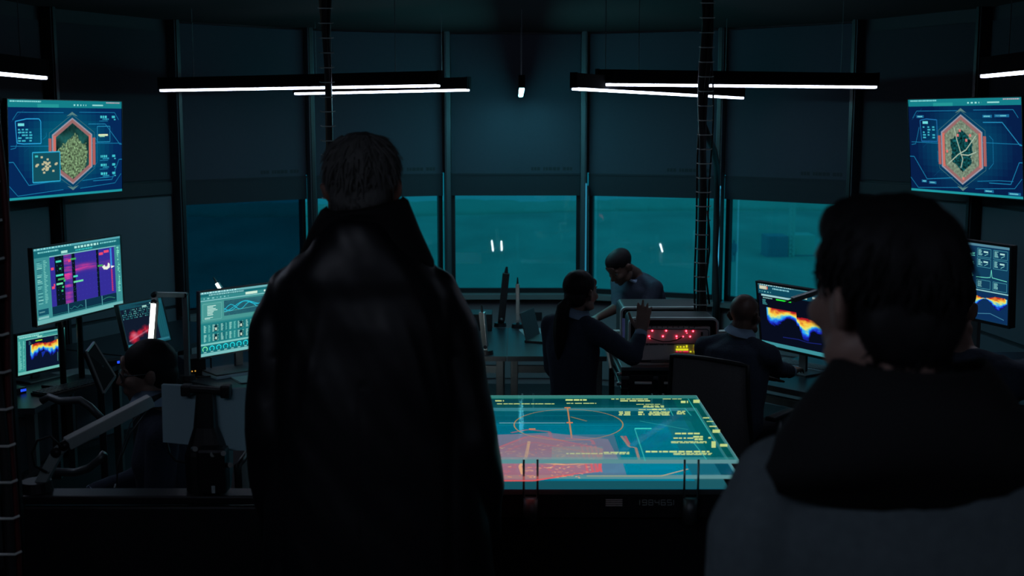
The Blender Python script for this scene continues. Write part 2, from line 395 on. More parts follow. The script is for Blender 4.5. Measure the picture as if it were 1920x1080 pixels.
obj('uprights', b, MT['crate_pale'], th); b = B(); k = 16
for i in range(k):
    z0, z1 = tp*i/k, tp*(i+1)/k; b.cyl((-hw, -hw, z0), (hw, -hw, z1), .045, n=5); b.cyl((-hw, -hw, z1), (hw, -hw, z1), .045, n=5)
obj('bracing', b, MT['crate_pale'], th)
for (x0, y0, hh, lab) in ((630, 0, 0, ''),):
    pass
# a distant walker
p = atz(1375, 492, GZ)
b = B(); s_ = 1.0
b.loft([((p.x,p.y,GZ+.75),(.2,0,0),(0,.15,0)),((p.x,p.y,GZ+1.1),(.2,0,0),(0,.14,0)),((p.x,p.y,GZ+1.45),(.24,0,0),(0,.14,0)),((p.x,p.y,GZ+1.52),(.08,0,0),(0,.08,0))], n=12)
b.ell((p.x, p.y, GZ+1.66), (.1,.11,.13), n=10)
for sx in (-1, 1):
    b.chain([((p.x+sx*.1,p.y,GZ+.8),.1),((p.x+sx*.11,p.y+.05*sx,GZ+.45),.075),((p.x+sx*.11,p.y+.1*sx,GZ+.08),.06)], 8)
    b.chain([((p.x+sx*.24,p.y,GZ+1.4),.065),((p.x+sx*.28,p.y,GZ+1.1),.055),((p.x+sx*.26,p.y-.05,GZ+.85),.045)], 8)
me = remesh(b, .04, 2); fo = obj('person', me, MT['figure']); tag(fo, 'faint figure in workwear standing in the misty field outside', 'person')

# ------------------------------------------------------------------ pendant strip lights
SZ = 2.71
def strip_light(p0, p1, label, hood=.085, SZ=SZ, m='strip'):
    p0, p1 = V(p0), V(p1); c = (p0+p1)/2; d = (p1-p0); L = d.length; a = math.atan2(d.y, d.x)
    t = thing('strip_light', label, 'light', (c.x, c.y, SZ), a, 'strip lights hung from the ceiling')
    b = B(); b.box((0, 0, .012+hood/2), (L, .042, hood), None, .004); obj('housing', b, MT['matte'], t)
    b = B(); b.box((0, 0, .005), (L-.03, .034, .016), None, .003); obj('diffuser', b, MT[m], t)
    for s in (-1, 1):
        b = B(); b.box((s*(L/2-.006), 0, .012+hood/2), (.012, .046, hood+.006), None, .002); obj('end_cap', b, MT['matte'], t)
        b = B(); b.cyl((s*L*.36, 0, hood+.012), (s*L*.36, 0, CEIL-SZ-.012), .0025, n=6); obj('suspension_wire', b, MT['alud'], t)
strip_light(atz(300,171,SZ), atz(826,162,SZ), 'longest ceiling strip light, crossing above the man in the long coat')
strip_light(atz(553,177,SZ), atz(880,170,SZ), 'shorter ceiling strip light just below the longest one, left of centre')
strip_light(atz(1645,165,SZ), atz(1118,160,SZ), 'nearly level ceiling strip light crossing the cable ladder right of centre')
strip_light(atz(1392,185,2.675), atz(1075,168,2.675), 'slanted ceiling strip light below the level one right of centre', SZ=2.675)
strip_light((.042, 8.45, SZ), (.045, 10.95, SZ), 'ceiling strip light seen end-on as a small white block at the centre', m='strip_c')
strip_light((-1.75, 1.1, SZ), (-.2, 1.1, SZ), 'added unseen ceiling strip light behind the long-coated man, lighting his back')  # this strip and the next two are added out of view to light the men's backs
strip_light((-1.75, .72, SZ), (-.2, .72, SZ), 'second added unseen ceiling strip light over the platform, nearer the viewer')
strip_light((.45, .3, SZ), (2.0, .3, SZ), 'added unseen ceiling strip light over the right side of the platform')
p = atz(85,148,SZ); strip_light((p.x, p.y, SZ), (p.x+.02, p.y-2.2, SZ), 'ceiling strip light cut off at the upper left edge of the picture')
p = atz(1842,145,SZ); strip_light((p.x, p.y, SZ), (p.x, p.y-2.2, SZ), 'ceiling strip light cut off at the upper right edge of the picture')

# ------------------------------------------------------------------ cable ladders
def cable_ladder(x, y, z0, z1, pitch, wid, label, cables, rm='rim'):
    t = thing('cable_ladder', label, 'cable ladder', (x, y, z0)); h = z1-z0
    b = B(); b.box((0, .03, h/2), (.035, .02, h)); obj('rail', b, MT['blackm'], t)
    k = int(h/pitch); rung = None
    for i in range(k):
        zz = (i+.5)*pitch
        if rung is None:
            b = B(); b.tube([(-wid/2, -.03, .004), (-wid/2+.012, -.045, 0), (wid/2-.012, -.045, 0), (wid/2, -.03, .003)], .0036, 6); rung = obj('rung', b, MT[rm], t); rung.location = (0, 0, zz)
        else:
            r = rung.copy(); COL.objects.link(r); r.parent = t; r.location = (0, 0, zz)
    for (dx, r, m, ph) in cables:
        b = B(); b.tube([(dx+.012*math.sin(z*3.1+ph)+.006*math.sin(z*7+ph), -.012-.01*math.sin(z*2+ph), z) for z in [h*i/40 for i in range(41)]], r, 8); obj('cable', b, MT[m], t, smooth=True)
    return t
p = at(1315, 575, 7.05); cable_ladder(p.x, 7.09, at(1262, 682, 6.75).z+.002, CEIL-.005, .0835, .085, 'black cable ladder with thin rungs rising behind the red-lit radio', [(-.01,.017,'rubber',0),(.012,.015,'rubber',1.3),(-.028,.006,'rubber',2.4),(.033,.005,'rubber',4)])
p = at(620, 400, 7.05); cable_ladder(p.x, 7.05, .0, CEIL-.005, .0835, .085, 'cable ladder with a beige cable rising above the long-coated man', [(-.014,.012,'beige',.6),(.008,.016,'rubber',1.9),(.022,.008,'rubber',3)])
p = at(5, 640, 3.15); t = cable_ladder(p.x-.005, 3.15, .59, CEIL-.005, .1, .07, 'near cable ladder with a red cable at the left edge of the picture', [(.0,.014,'rubber',.5),(.02,.009,'redc',2.5)])
# hose from the ladder to the window post
b = B(); b.tube([at(1318,235,7.15), at(1330,262,7.6), at(1338,280,8.3), at(1344,310,9.2), at(1345,345,10.2), at(1344,420,10.3), at(1341,480,10.3), at(1345,560,10.3), at(1344,600,10.3)], .024, 8)
o = obj('cable_hose', b, MT['rubber'], smooth=True); tag(o, 'thick black hose bending from the cable ladder down the window post', 'cable')
b = B(); b.tube([at(1326,395,7.0), at(1330,430,6.98), at(1330,470,6.97), at(1324,520,6.98), at(1330,570,7.0)], .006, 6)
o = obj('loose_cable', b, MT['rubber'], smooth=True); tag(o, 'thin loose black cable hanging beside the cable ladder at the radio', 'cable')

# ------------------------------------------------------------------ screen pictures
TEAL, CY, DKB = (70,190,190), (35,165,205), (6,42,82)
def ui_bar(c, u0, v0, u1, v1, asp, col=(30,135,145), seed=1):
    r = random.Random(seed); c.rect(u0, v0, u1, v1, col); c.up(); h = (v1-v0)
    c.words(u0+.02, v0+h*.12, (u1-u0)*.25, h*.18, (130,215,215), rnd=r)
    c.words(u0+.55*(u1-u0), v0+h*.5, (u1-u0)*.12, h*.22, (150,225,220), rnd=r, gap=1.0)
    c.rect(u0+.72*(u1-u0), v0+h*.5, u0+.82*(u1-u0), v0+h*.68, (150,220,215)); c.words(u0+.85*(u1-u0), v0+h*.12, (u1-u0)*.13, h*.16, (190,170,180), rnd=r)
def hexring(cx, cy, rx, ry, k=.5): return [(cx,cy-ry),(cx+rx,cy-ry*k),(cx+rx,cy+ry*k),(cx,cy+ry),(cx-rx,cy+ry*k),(cx-rx,cy-ry*k)]
def inhex(u, v, cx, cy, rx, ry, k=.5):
    x, y = abs(u-cx)/rx, abs(v-cy)/ry
    return x < 1 and y < 1-(1-k)*x
def draw_map(c, asp, var):
    # background with a soft vertical/horizontal gradient typical of the interface wallpaper
    c.grid(0, 0, 1, 1, 24, 14, lambda u, v: tuple(a+(b-a)*max(0, 1-((u-.5)**2*5+(v-.5)**2*4)) for a, b in zip((5,40,88) if var == 0 else (6,30,72), (3,98,120) if var == 0 else (4,78,110))))
    c.up(); ui_bar(c, 0, 0, 1, .075, asp, (20,125,135), 2+var); c.rect(0, .975, 1, 1, (30,150,160)); c.rect(.24, .04, .42, .075, (35,150,150)); c.up()
    L = lambda pts, t=.006, col=(25,125,170): c.line(pts, col, t, asp)
    L([(.04,.2),(.08,.125),(.46,.125)]); L([(.6,.12),(.93,.12),(.97,.2)]); L([(.02,.49),(.06,.48),(.10,.3)]); L([(0,.62),(.04,.62),(.16,.86),(.4,.83)],.008); L([(0,.85),(.07,.96),(.45,.93)])
    L([(.6,.93),(.93,.90),(.99,.80)]); L([(.62,.85),(.80,.83),(.92,.83)]); L([(.68,.245),(.84,.245),(.98,.47),(1,.47)],.009 if var else .006, (35,140,185)); L([(.72,.86),(.9,.86),(.97,.64),(1,.64)],.008)
    L([(.02,.46),(.34,.47)],.006); L([(.66,.45),(.99,.46)],.006); L([(.28,.40),(.31,.37),(.31,.33)],.004); L([(.27,.55),(.27,.66),(.31,.72)],.005); L([(.73,.38),(.76,.42),(.76,.66),(.72,.72)],.005)
    for k in range(3): L([(.03+.1*k,.22+.3*k),(.13+.1*k,.02+.3*k+.08)],.003,(14,75,120))
    c.up()
    L([(.06,.215),(.15,.19),(.25,.19),(.265,.215),(.265,.44),(.12,.44),(.07,.43),(.06,.215)] if var == 0 else [(.11,.225),(.17,.21),(.27,.22),(.27,.45),(.12,.45),(.11,.225)], .010, (40,160,215) if var == 0 else (30,110,170))
    u0 = .08 if var == 0 else .135
    c.rect(u0, .235, u0+.05, .262, (110,220,225))
    r = random.Random(4)
    for i in range(5):
        for j in range(3 if var else 4):
            if r.random() < .85: c.rect(u0+j*(.045 if var else .03), .29+i*.028, u0+j*(.045 if var else .03)+r.uniform(.014,.03), .305+i*.028, (60,180,200))
    # hexagon emblem with the aerial picture
    cx, cy, rx, ry = (.535,.53,.17,.345) if var == 0 else (.49,.53,.175,.36)
    c.line(hexring(cx, cy, rx*1.18, ry*1.12), (60,110,120), .006, asp, close=True)
    c.poly([(cx-.05,cy-ry*1.06),(cx,cy-ry*1.2),(cx+.05,cy-ry*1.06),(cx,cy-ry*1.12)], (90,130,130)); c.poly([(cx-.05,cy+ry*1.06),(cx,cy+ry*1.2),(cx+.05,cy+ry*1.06),(cx,cy+ry*1.12)], (90,130,130))
    for s in (-1, 1): c.rect(cx+s*rx*1.08, cy-ry*.4, cx+s*rx*1.22, cy+ry*.45, (175,95,90))
    c.up(); c.poly(hexring(cx, cy, rx*1.05, ry*1.02), (150,150,165)); c.up(); c.poly(hexring(cx, cy, rx*.99, ry*.975), (150,105,105)); c.up()
    for s in (-1, 1): c.rect(cx+s*rx*.86, cy-ry*.48, cx+s*rx*.98, cy+ry*.5, (205,110,98))
    c.up(); c.poly(hexring(cx, cy, rx*.86, ry*.86), (22,72,74)); c.up()
    if var == 0:
        def f(u, v):
            U, W = cx-rx+2*rx*u, cy-ry+2*ry*v
            if not inhex(U, W, cx, cy, rx*.85, ry*.85): return None
            n = nz(U*14, W*9, 1); m = nz(U*70, W*45, 2, 3)
            d = ((u-.52)/.36)**2+((v-.58)/.33)**2+n*.55
            if d < 1: return tuple(max(0, a*(.75+.6*m)) for a in (135,170,125))
            return tuple(max(0, a*(.8+.5*n)) for a in (28,82,80))
    else:
        def f(u, v):
            U, W = cx-rx+2*rx*u, cy-ry+2*ry*v
            if not inhex(U, W, cx, cy, rx*.85, ry*.87): return None
            m = nz(U*60, W*40, 2, 3)
            if inhex(U+nz(U*9, W*9, 5)*.02, W, cx, cy+.01, rx*.52, ry*.62): return tuple(max(0, a*(.8+.8*m)) for a in (16,80,84))
            return tuple(max(0, a*(.9+.3*m)) for a in (130,150,128))
    c.grid(cx-rx, cy-ry, cx+rx, cy+ry, 64, 72, f); c.up()
    if var == 1:
        for pts in ([(.43,.30),(.45,.42),(.48,.55),(.50,.63),(.48,.72)], [(.37,.68),(.46,.58),(.53,.53),(.62,.38)], [(.48,.58),(.55,.585),(.62,.55)]): c.line(pts, (165,185,165), .012, asp)
        for u, v in ((.48,.33),(.46,.38),(.57,.38),(.535,.43),(.5,.83),(.36,.55)): c.rect(u-.009, v-.014, u+.009, v+.014, (215,120,115))
        for u, v, w_ in ((.08,.17,.07),(.68,.17,.08),(.78,.165,.12),(.11,.87,.05),(.18,.88,.07),(.68,.93,.08),(.88,.94,.10)):
            c.rect(u, v, u+w_, v+.028, (24,105,150)); c.rect(u+.01, v+.008, u+w_*.8, v+.02, (120,220,225))
    else:
        c.rect(.19, .53, .42, .835, (18,78,92)); c.up(); c.frame(.19, .53, .42, .835, (40,165,205), .012, asp)
        for i in range(26):
            u, v = .30+.09*math.cos(i*.7)*r.random(), .66+.09*math.sin(i*1.1)*r.random(); c.rect(u-.008, v-.012, u+.01, v+.008, (190,185,150))
        c.rect(.21, .56, .235, .58, (60,190,190)); c.frame(.76, .27, .88, .44, (35,140,180), .008, asp); c.rect(.77, .355, .86, .375, (220,235,190)); c.rect(.78, .37, .83, .385, (150,210,180))
        for v in (.155, .585, .68, .775):
            c.words(.79, v, .06, .026, (70,205,215), rnd=r); c.words(.81, v+.03, .06, .016, (40,150,180), rnd=r); c.rect(.9, v, .93, v+.025, (60,190,205)); c.rect(.92, v+.036, .935, v+.048, (60,190,205)); c.rect(.78, v+.055, .86, v+.06, (35,140,180))
def draw_spec(c, asp):
    r = random.Random(8); c.rect(0, 0, 1, 1, (60,142,146)); c.up()
    c.rect(0, 0, 1, .03, (85,165,175)); c.rect(0, .03, 1, .125, (24,105,116)); c.rect(.17, .125, .94, .14, (120,190,190)); c.rect(0, .94, 1, 1, (110,180,180)); c.up()
    c.words(.02, .006, .4, .018, (150,220,220), rnd=r, gap=1.0)
    c.words(.05, .05, .22, .02, (120,205,205), rnd=r); c.words(.45, .045, .28, .03, (175,235,225), rnd=r, gap=.4); c.rect(.3, .08, .37, .115, (165,225,215)); c.words(.75, .05, .2, .02, (120,205,205), rnd=r); c.words(.46, .09, .2, .02, (50,185,185), rnd=r)
    def f(u, v):
        if .07 < u < .20 or .325 < u < .365 or .70 < u < .735:
            col = (8,22,34)
            if r.random() < .06 and v < .75: col = (20,70,50)
            return col
        n = nz(u*3, v*16, 1)+nz(u*2, v*60, 3)*.6
        p = math.exp(-((u-.25)/.075)**2)*(.55+.5*math.exp(-((v-.42)/.16)**2))+math.exp(-((v-.33-.02*math.sin(u*9))/.07)**2)*.75*(u > .35)*(u < .95)*(1-.4*u)
        p = max(0, min(1, p*(.75+n*.9)+.05))
        return tuple(a+(b-a)*p for a, b in zip((42,44,150), (225,62,150)))
    c.grid(.17, .14, .92, .80, 84, 60, f); c.up()
    for i in range(16):
        for j in range(9):
            c.rect(.2+i*.045, .2+j*.065, .206+i*.045, .208+j*.065, (60,60,175))
    for u, v, w_ in ((.235,.2,.06),(.23,.385,.08),(.25,.44,.07),(.23,.50,.07),(.40,.2,.06),(.42,.44,.05),(.42,.515,.11),(.71,.36,.06)): c.rect(u, v, u+w_, v+.025, r.choice([(70,220,190),(110,225,170),(60,170,90)]))
    for u, v in ((.27,.3),(.29,.55),(.28,.6),(.31,.47)): c.rect(u, v, u+.02, v+.025, (50,190,120))
    for u, v, w_ in ((.73,.19,.05),(.79,.17,.06),(.18,.28,.03),(.18,.53,.03),(.20,.50,.015),(.37,.21,.03)): c.rect(u, v, u+w_, v+.035, (235,75,110))
    c.rect(.865, .15, .885, .42, (50,140,215)); 
    for k in range(22): c.rect(.868, .45+k*.0145, .882+.006*(k % 2), .459+k*.0145, (225,62,70))
    c.up(); c.poly([(.76,.395),(.79,.37),(.80,.40),(.825,.40),(.835,.35),(.855,.37),(.855,.42),(.82,.445),(.78,.435)], (235,240,225)); c.poly([(.87,.40),(.915,.415),(.87,.44)], (235,240,235))
    c.rect(.17, .80, .92, .925, (12,48,70)); c.up()
    for u in (.34, .54, .735): c.rect(u, .80, u+.008, .93, (85,160,170))
    c.line([(.36+.01*i, .87+.014*math.sin(i*.9)) for i in range(16)], (40,120,120), .008, asp); c.line([(.75+.01*i, .86-.02*math.sin(i*.25)) for i in range(16)], (50,130,110), .008, asp); c.rect(.17,.905,.92,.912,(30,110,110))
    for k in range(26): c.rect(.03, .17+k*.022, .03+r.uniform(.03,.06), .18+k*.022, r.choice([(150,215,205),(40,110,120),(110,190,185)])); c.rect(.10, .17+k*.022, .10+r.uniform(.015,.04), .18+k*.022, (120,200,190))
    for k in range(26): c.rect(.945+r.uniform(0,.02), .15+k*.025, .96+r.uniform(0,.02), .165+k*.025, (130,230,200))
    c.rect(.02,.80,.13,.88,(20,80,100)); c.rect(.03,.83,.09,.845,(130,200,200)); c.rect(.02,.9,.13,.93,(130,190,190))
def heat(c, asp, u0, v0, u1, v1, prof, rot=0, n=60, m=40):
    def f(u, v):
        t, b = prof(u)
        if t is None: return None
        n1 = nz(u*9, v*7, 4)*.35; k = (v-t)/max(1e-3, (b-t))
        if k < -.03 or k > 1+n1*.4: return None
        x = 1-k*.95+n1*.5
        ed = min(u, 1-u)*6
        return jet(min(x, .35+ed))
    c.grid(u0, v0, u1, v1, n, m, f)
def draw_heat(c, asp, frame=True, wide=False):
    r = random.Random(5)
    if frame:
        c.rect(0, 0, 1, 1, (58,150,145)); c.up(); c.rect(0, 0, 1, .05, (110,190,185)); c.words(.05,.06,.4,.03,(150,220,210),rnd=r); c.words(.55,.055,.35,.03,(30,110,125),rnd=r); c.rect(.42,.10,.52,.13,(170,225,205)); c.rect(.18,.14,.90,.155,(130,205,195)); c.rect(0,.93,1,1,(110,190,180)); c.rect(.18,.155,.90,.93,(10,20,46)); c.up()
        for k in range(24): c.rect(.03, .16+k*.03, .03+r.uniform(.03,.07), .175+k*.03, (120,210,195)); c.rect(.12,.16+k*.03,.12+r.uniform(.01,.03),.175+k*.03,(120,210,195)); c.rect(.925,.17+k*.03,.935+r.uniform(0,.03),.183+k*.03,(140,230,205))
        c.rect(.38,.20,.52,.225,(150,230,40)); c.bars(.24,.19,.05,.10,4,(50,110,120),rnd=r); c.bars(.78,.19,.08,.10,4,(60,110,110),rnd=r)
        heat(c, asp, .27, .27, .88, .80, lambda u: (.08-.05*math.sin(u*7)-.06*u, .46+.15*math.sin(u*9+1)+.14*abs(math.sin(u*21))))
        for u in (.30,.50,.72): c.poly([(u,.52),(u+.10,.50),(u+.02,.66)], (22,50,170), .8)
        c.rect(.84,.60,.855,.83,(60,110,110))
    else:
        c.rect(0,0,1,1,(7,12,28)); c.up(); c.rect(0,0,1,.16,(14,72,92)); c.rect(0,0,1,.022,(80,140,150)); c.rect(.02,.03,.12,.085,(245,240,205)); c.rect(.12,.035,.135,.08,(225,95,60)); c.up()
        c.words(.03,.006,.45,.014,(190,230,235),rnd=r,gap=1); c.words(.20,.045,.22,.022,(130,200,210),rnd=r); c.words(.02,.115,.16,.016,(110,185,190),rnd=r,gap=1.4); c.rect(.55,.115,.65,.14,(190,215,195)); c.words(.72,.085,.25,.03,(210,230,225),rnd=r,gap=1.6)
        c.rect(.04,.165,.50,.195,(150,200,205)); c.rect(.05,.20,.47,.24,(8,16,26)); c.up(); c.words(.06,.212,.13,.016,(140,190,190),rnd=r); c.rect(.24,.212,.44,.232,(40,235,60)); c.bars(.05,.25,.08,.09,4,(60,140,145),rnd=r); c.bars(.84,.27,.12,.12,5,(70,130,130),rnd=r)
        for k in range(5): c.rect(.945,.66+k*.06,.968,.69+k*.06,(110,250,225)); c.rect(.975,.67+k*.05,.985,.685+k*.05,(60,210,90))
        c.rect(.895,.62,.902,.84,(50,120,120)); c.rect(.89,.69,.908,.71,(130,235,60)); c.rect(0,.935,1,1,(60,140,150)); c.up()
        def pr(u): 
            t = .10 if u < .56 else .26
            b = .40+.18*math.sin(u*11)*(u < .55)+(.55*math.exp(-((u-.70)/.07)**2))*(u > .5)+.12*(u > .6)
            return (t, min(b+.12, .98))
        heat(c, asp, .10, .33, .82, .80, pr, n=90, m=56)
        c.line([(.3,.815),(.5,.80),(.62,.82),(.8,.80)], (24,34,110), .012, asp)
def draw_red(c, asp):
    r = random.Random(6); c.rect(0,0,1,1,(22,74,88)); c.up(); c.rect(.02,.04,.78,.96,(16,26,44)); c.rect(.02,.04,.98,.12,(24,90,104)); c.rect(.80,.12,.98,.9,(20,80,92)); c.up()
    for k in range(60): c.rect(.05+r.random()*.7, .12+r.random()*.20, .08+r.random()*.7, .13, (30,80,88)) if False else None
    for i in range(26):
        for j in range(5):
            if r.random() < .7: c.rect(.04+i*.028, .14+j*.045, .055+i*.028, .165+j*.045, r.choice([(40,120,124),(90,165,165),(30,95,105)]))
    c.rect(.52,.10,.62,.14,(150,200,190)); c.words(.7,.06,.2,.03,(170,225,220),rnd=r,gap=1)
    def f(u, v):
        d = abs(v-(.72-.42*u)-.06*nz(u*5, 0, 2)); w_ = .20+.06*nz(u*6, v*6, 1); k = max(0, 1-d/w_)*(1 if u > .05 else u*20)*(1 if u < .93 else 0)
        e = max(0, 1-((u-.18)/.18)**2-((v-.68)/.32)**2); k = max(k, e*1.1)*(.75+.5*nz(u*9, v*9, 7))
        if k < .06: return None
        hot = max(0, 1-abs(v-(.80-.45*u))/.05)*.8+max(0, 1-math.hypot(u-.2, v-.6)/.15)
        base = tuple(a+(b-a)*min(1, k*1.4) for a, b in zip((24,22,44), (190,34,56)))
        return tuple(min(255, a+(b-a)*min(1, hot*.6)) for a, b in zip(base, (235,170,190)))
    c.grid(.06,.38,.78,.95,56,44,f)
    for k in range(3): c.rect(.83+k*.05,.15,.832+k*.05,.85,(40,120,130))
    c.rect(.02,.91,.98,.96,(40,110,125))
def draw_eq(c, asp):
    r = random.Random(9); c.rect(0,0,1,1,(52,136,138)); c.up(); c.rect(0,0,1,.035,(110,180,185)); c.rect(0,.035,1,.075,(24,104,112)); c.rect(0,.13,1,.145,(130,195,195)); c.rect(0,.95,1,1,(120,190,190)); c.rect(.02,.16,.98,.47,(72,150,146)); c.rect(.27,.17,.97,.41,(8,52,84)); c.up()
    c.words(.02,.008,.4,.018,(190,235,235),rnd=r,gap=1); c.words(.1,.045,.4,.02,(140,205,205),rnd=r); c.words(.04,.095,.3,.02,(130,200,200),rnd=r,gap=1.5); c.rect(.52,.08,.66,.12,(205,235,215)); c.words(.74,.08,.2,.03,(210,235,230),rnd=r,gap=2)
    c.frame(.03,.19,.24,.44,(110,185,180),.006,asp); c.bars(.08,.22,.12,.16,7,(190,230,220),rnd=r); c.bars(.05,.4,.12,.03,2,(190,230,220),rnd=r)
    for k, (a, f_, p) in enumerate(((.06,14,0),(.05,10,1.4),(.045,20,2.5))):
        c.line([(.27+.70*i/60, .29-.07*(i/60)*(k != 2)+a*math.sin(i/60*f_+p)*(1 if k else (1-i/90))) for i in range(61)], (40,190,215), .010, asp)
    c.line([(.27,.35),(.97,.30)], (90,180,175), .006, asp); c.rect(0,.49,1,.80,(32,124,128)); c.up()
    for j in range(2):
        for i in range(10):
            u, v = .03+i*.097, .51+j*.145
            c.rect(u, v, u+.09, v+.13, (26,108,114) if i % 3 else (40,130,132))
    c.up()
    for j in range(2):
        for i in range(10):
            u, v = .03+i*.097, .51+j*.145
            if i % 3 == 1: c.rect(u+.03, v+.02, u+.075, v+.115, (6,42,54)); c.up(); c.rect(u+.04, v+.06, u+.055, v+.10, (220,235,215)); c.layer -= 1
            c.bars(u+.008, v+.01, .03, .115, 8, (150,215,205), rnd=r); c.bars(u+.06, v+.01, .022, .115, 8, (110,200,190), rnd=r)
    c.rect(0,.80,1,.83,(120,195,190)); c.rect(0,.83,1,.95,(20,104,112)); c.up()
    for i in range(12):
        u = .05+i*.078; col = (120,240,170) if i == 0 else (40,225,235)
        c.line([(u+.026*math.cos(a), .885+.036*math.sin(a)) for a in [math.radians(d) for d in range(130, 411, 28)]], col, .014, asp); c.rect(u-.016,.93,u+.016,.94,(150,220,215))
def draw_tall(c, asp):
    r = random.Random(11); c.rect(0,0,1,1,(14,50,84)); c.up(); c.rect(0,0,1,.035,(80,130,150)); c.rect(.62,.05,.99,.62,(16,60,90)); c.up()
    for k in range(150):
        u, v = .36+r.random()*.22, .06+r.random()*.86; c.rect(u, v, u+r.uniform(.01,.05), v+.014, r.choice([(70,165,160),(50,125,140),(90,190,180)]))
    c.rect(.38,.07,.5,.11,(60,220,150)); c.rect(.42,.12,.54,.15,(50,180,140))
    for j in range(2):
        for i in range(2):
            u, v = .64+i*.18, .06+j*.13; c.frame(u, v, u+.15, v+.11, (70,150,165), .006, asp); c.bars(u+.01, v+.015, .05, .08, 6, (130,200,200), rnd=r); c.rect(u+.07, v+.03, u+.12, v+.05, (170,220,215)); c.line([(u+.08,v+.09),(u+.12,v+.06)], (120,200,200), .007, asp)
            v = .47+j*.0; c.frame(u, v, u+.15, v+.11, (70,150,165), .006, asp); c.bars(u+.01, v+.015, .05, .08, 6, (130,200,200), rnd=r)
    c.line([(.63,.44),(.75,.43),(.79,.42),(.80,.32),(.81,.42),(.97,.44)], (110,225,200), .008, asp); c.rect(.62,.60,.99,.615,(140,195,200)); c.rect(.62,.63,.99,.98,(12,46,88)); c.up()
    heat(c, asp, .62, .66, .98, .86, lambda u: (.1+.1*math.sin(u*6), .55+.3*math.sin(u*8+2)), n=34, m=24)
    c.line([(.66,.92),(.8,.89),(.95,.94)], (60,120,150), .01, asp); c.rect(.1,.2,.3,.5,(10,34,64)); c.line([(.12,.3),(.22,.36),(.25,.30)],(60,150,170),.01,asp)

# ------------------------------------------------------------------ monitors
def monitor(label, X, Y, Z, yaw, tilt, w_, h, draw, base, kind='monitor', bez=.008, thick=.028, stand='foot', group='lit screens', **kw):
    yaw, tilt = math.radians(yaw), math.radians(tilt)
    t = thing('wall_display' if kind == 'display' else 'computer_monitor', label, 'display' if kind == 'display' else 'monitor', (X, Y, base), yaw, group)
    zc = Z-base; R = M.Rotation(-tilt, 4, 'X')
    b = B(); b.box((0, thick/2, 0), (w_+2*bez, thick, h+2*bez), None, .004)
    if kind != 'display': b.box((0, thick+.012, -.02), (w_*.55, .03, h*.55), None, .01)
    s = obj('shell', b, MT['black'], t); s.location = (0, 0, zc); s.rotation_euler = (-tilt, 0, 0)
    b = B()
    for (cx, cz, sx, sz) in ((0, h/2+bez/2, w_+2*bez, bez), (0, -h/2-bez/2, w_+2*bez, bez*1.2), (-w_/2-bez/2, 0, bez, h), (w_/2+bez/2, 0, bez, h)): b.box((cx, -.003, cz), (sx, .007, sz))
    o = obj('bezel', b, MT[kw.get('bm', 'black')], s)
    c = Canvas(scr_map(w_, h, 0)); draw(c, w_/h); sc = obj('screen', c.mesh('screen'), MT['scr'], s)
    sc['label'] = kw.get('slabel', 'lit interface on the screen')
    if stand == 'foot':
        b = B(); b.box((0, thick+.04, zc/2), (.06, .02, zc), None, .004); obj('stand_neck', b, MT['alud'], t)
        b = B(); b.box((0, thick+.03, .006), (.24, .18, .012), None, .004); obj('stand_base', b, MT['alud'], t)
    elif stand == 'pole':
        for dx in (-.09, .09): b = B(); b.cyl((dx, .09, 0), (dx, .09, zc+.1), .019, n=12); obj('pole', b, MT['blackm'], t, smooth=True)
        b = B(); b.box((0, .07, zc), (.3, .05, .12), None, .006); obj('mount_plate', b, MT['blackm'], t)
        b = B(); b.box((0, .09, .008), (.34, .2, .016), None, .004); obj('base_plate', b, MT['blackm'], t)
    elif stand == 'arm':
        b = B(); b.beam((-.12, thick+.02, zc-h*.1), (.1, thick+.10, .05), .03, .03); obj('arm', b, MT['blackm'], t)
        b = B(); b.cyl((.1, thick+.10, 0), (.1, thick+.10, .09), .028, n=12); obj('arm_base', b, MT['blackm'], t)
    elif stand == 'wall':
        d = kw['walld']; b = B(); b.box((0, thick+d/2, zc), (.07, d, .07), None, .006); b.box((0, thick+.012, zc), (.3, .02, .25)); b.box((0, thick+d-.01, zc), (.16, .02, .3)); obj('wall_bracket', b, MT['blackm'], t)
    return t
DZ = .9
def rshift(X, Y, yaw, d): a = math.radians(yaw); return X+math.cos(a)*d, Y+math.sin(a)*d
monitor('wall display at left showing an aerial map in a red hexagon with inset pictures', -3.111, 8.4, 2.304, 70.9, -2.7, 1.166, .658, lambda c, a: draw_map(c, a, 0), 2.304-.35, 'display', .006, .03, 'wall', walld=.14)
monitor('wall display at right showing a hexagon map with crossing pale roads', 3.110, 8.4, 2.315, -68.6, -5.8, 1.105, .668, lambda c, a: draw_map(c, a, 1), 2.315-.35, 'display', .006, .03, 'wall', walld=.14)
monitor('large monitor on two poles showing a purple and magenta spectrogram', -2.635, 7.2, 1.549, 73.7, .3, .837, .442, draw_spec, DZ, stand='pole')
monitor('small teal-framed monitor at far left showing a rainbow heat shape', -2.936, 7.3, 1.083, 61.4, -3.4, .357, .25, draw_heat, DZ)
monitor('tilted monitor on an arm showing a red glowing shape behind the lit lamp', -2.287, 7.3, 1.260, 63.7, 14.4, .367, .272, draw_red, DZ, stand='arm')
x, y = rshift(-1.788, 7.5, 49.7, .08); monitor('monitor with wave curves and rows of round dials beside the long coat', x, y, 1.244, 49.7, -2.7, .66, .408, draw_eq, DZ, bm='alud')
monitor('monitor with a red and blue heat shape in front of the bald man', 1.782, 7.5, 1.242, -57.4, -7.8, .662, .413, lambda c, a: draw_heat(c, a, False), DZ, bez=.014)
x, y = rshift(2.038, 5.2, -69.9, -.107); monitor('monitor of dense data columns at the right edge behind the blurred head', x, y, 1.798, -69.9, -2.1, .55, .336, draw_tall, 1.38, bez=.010)

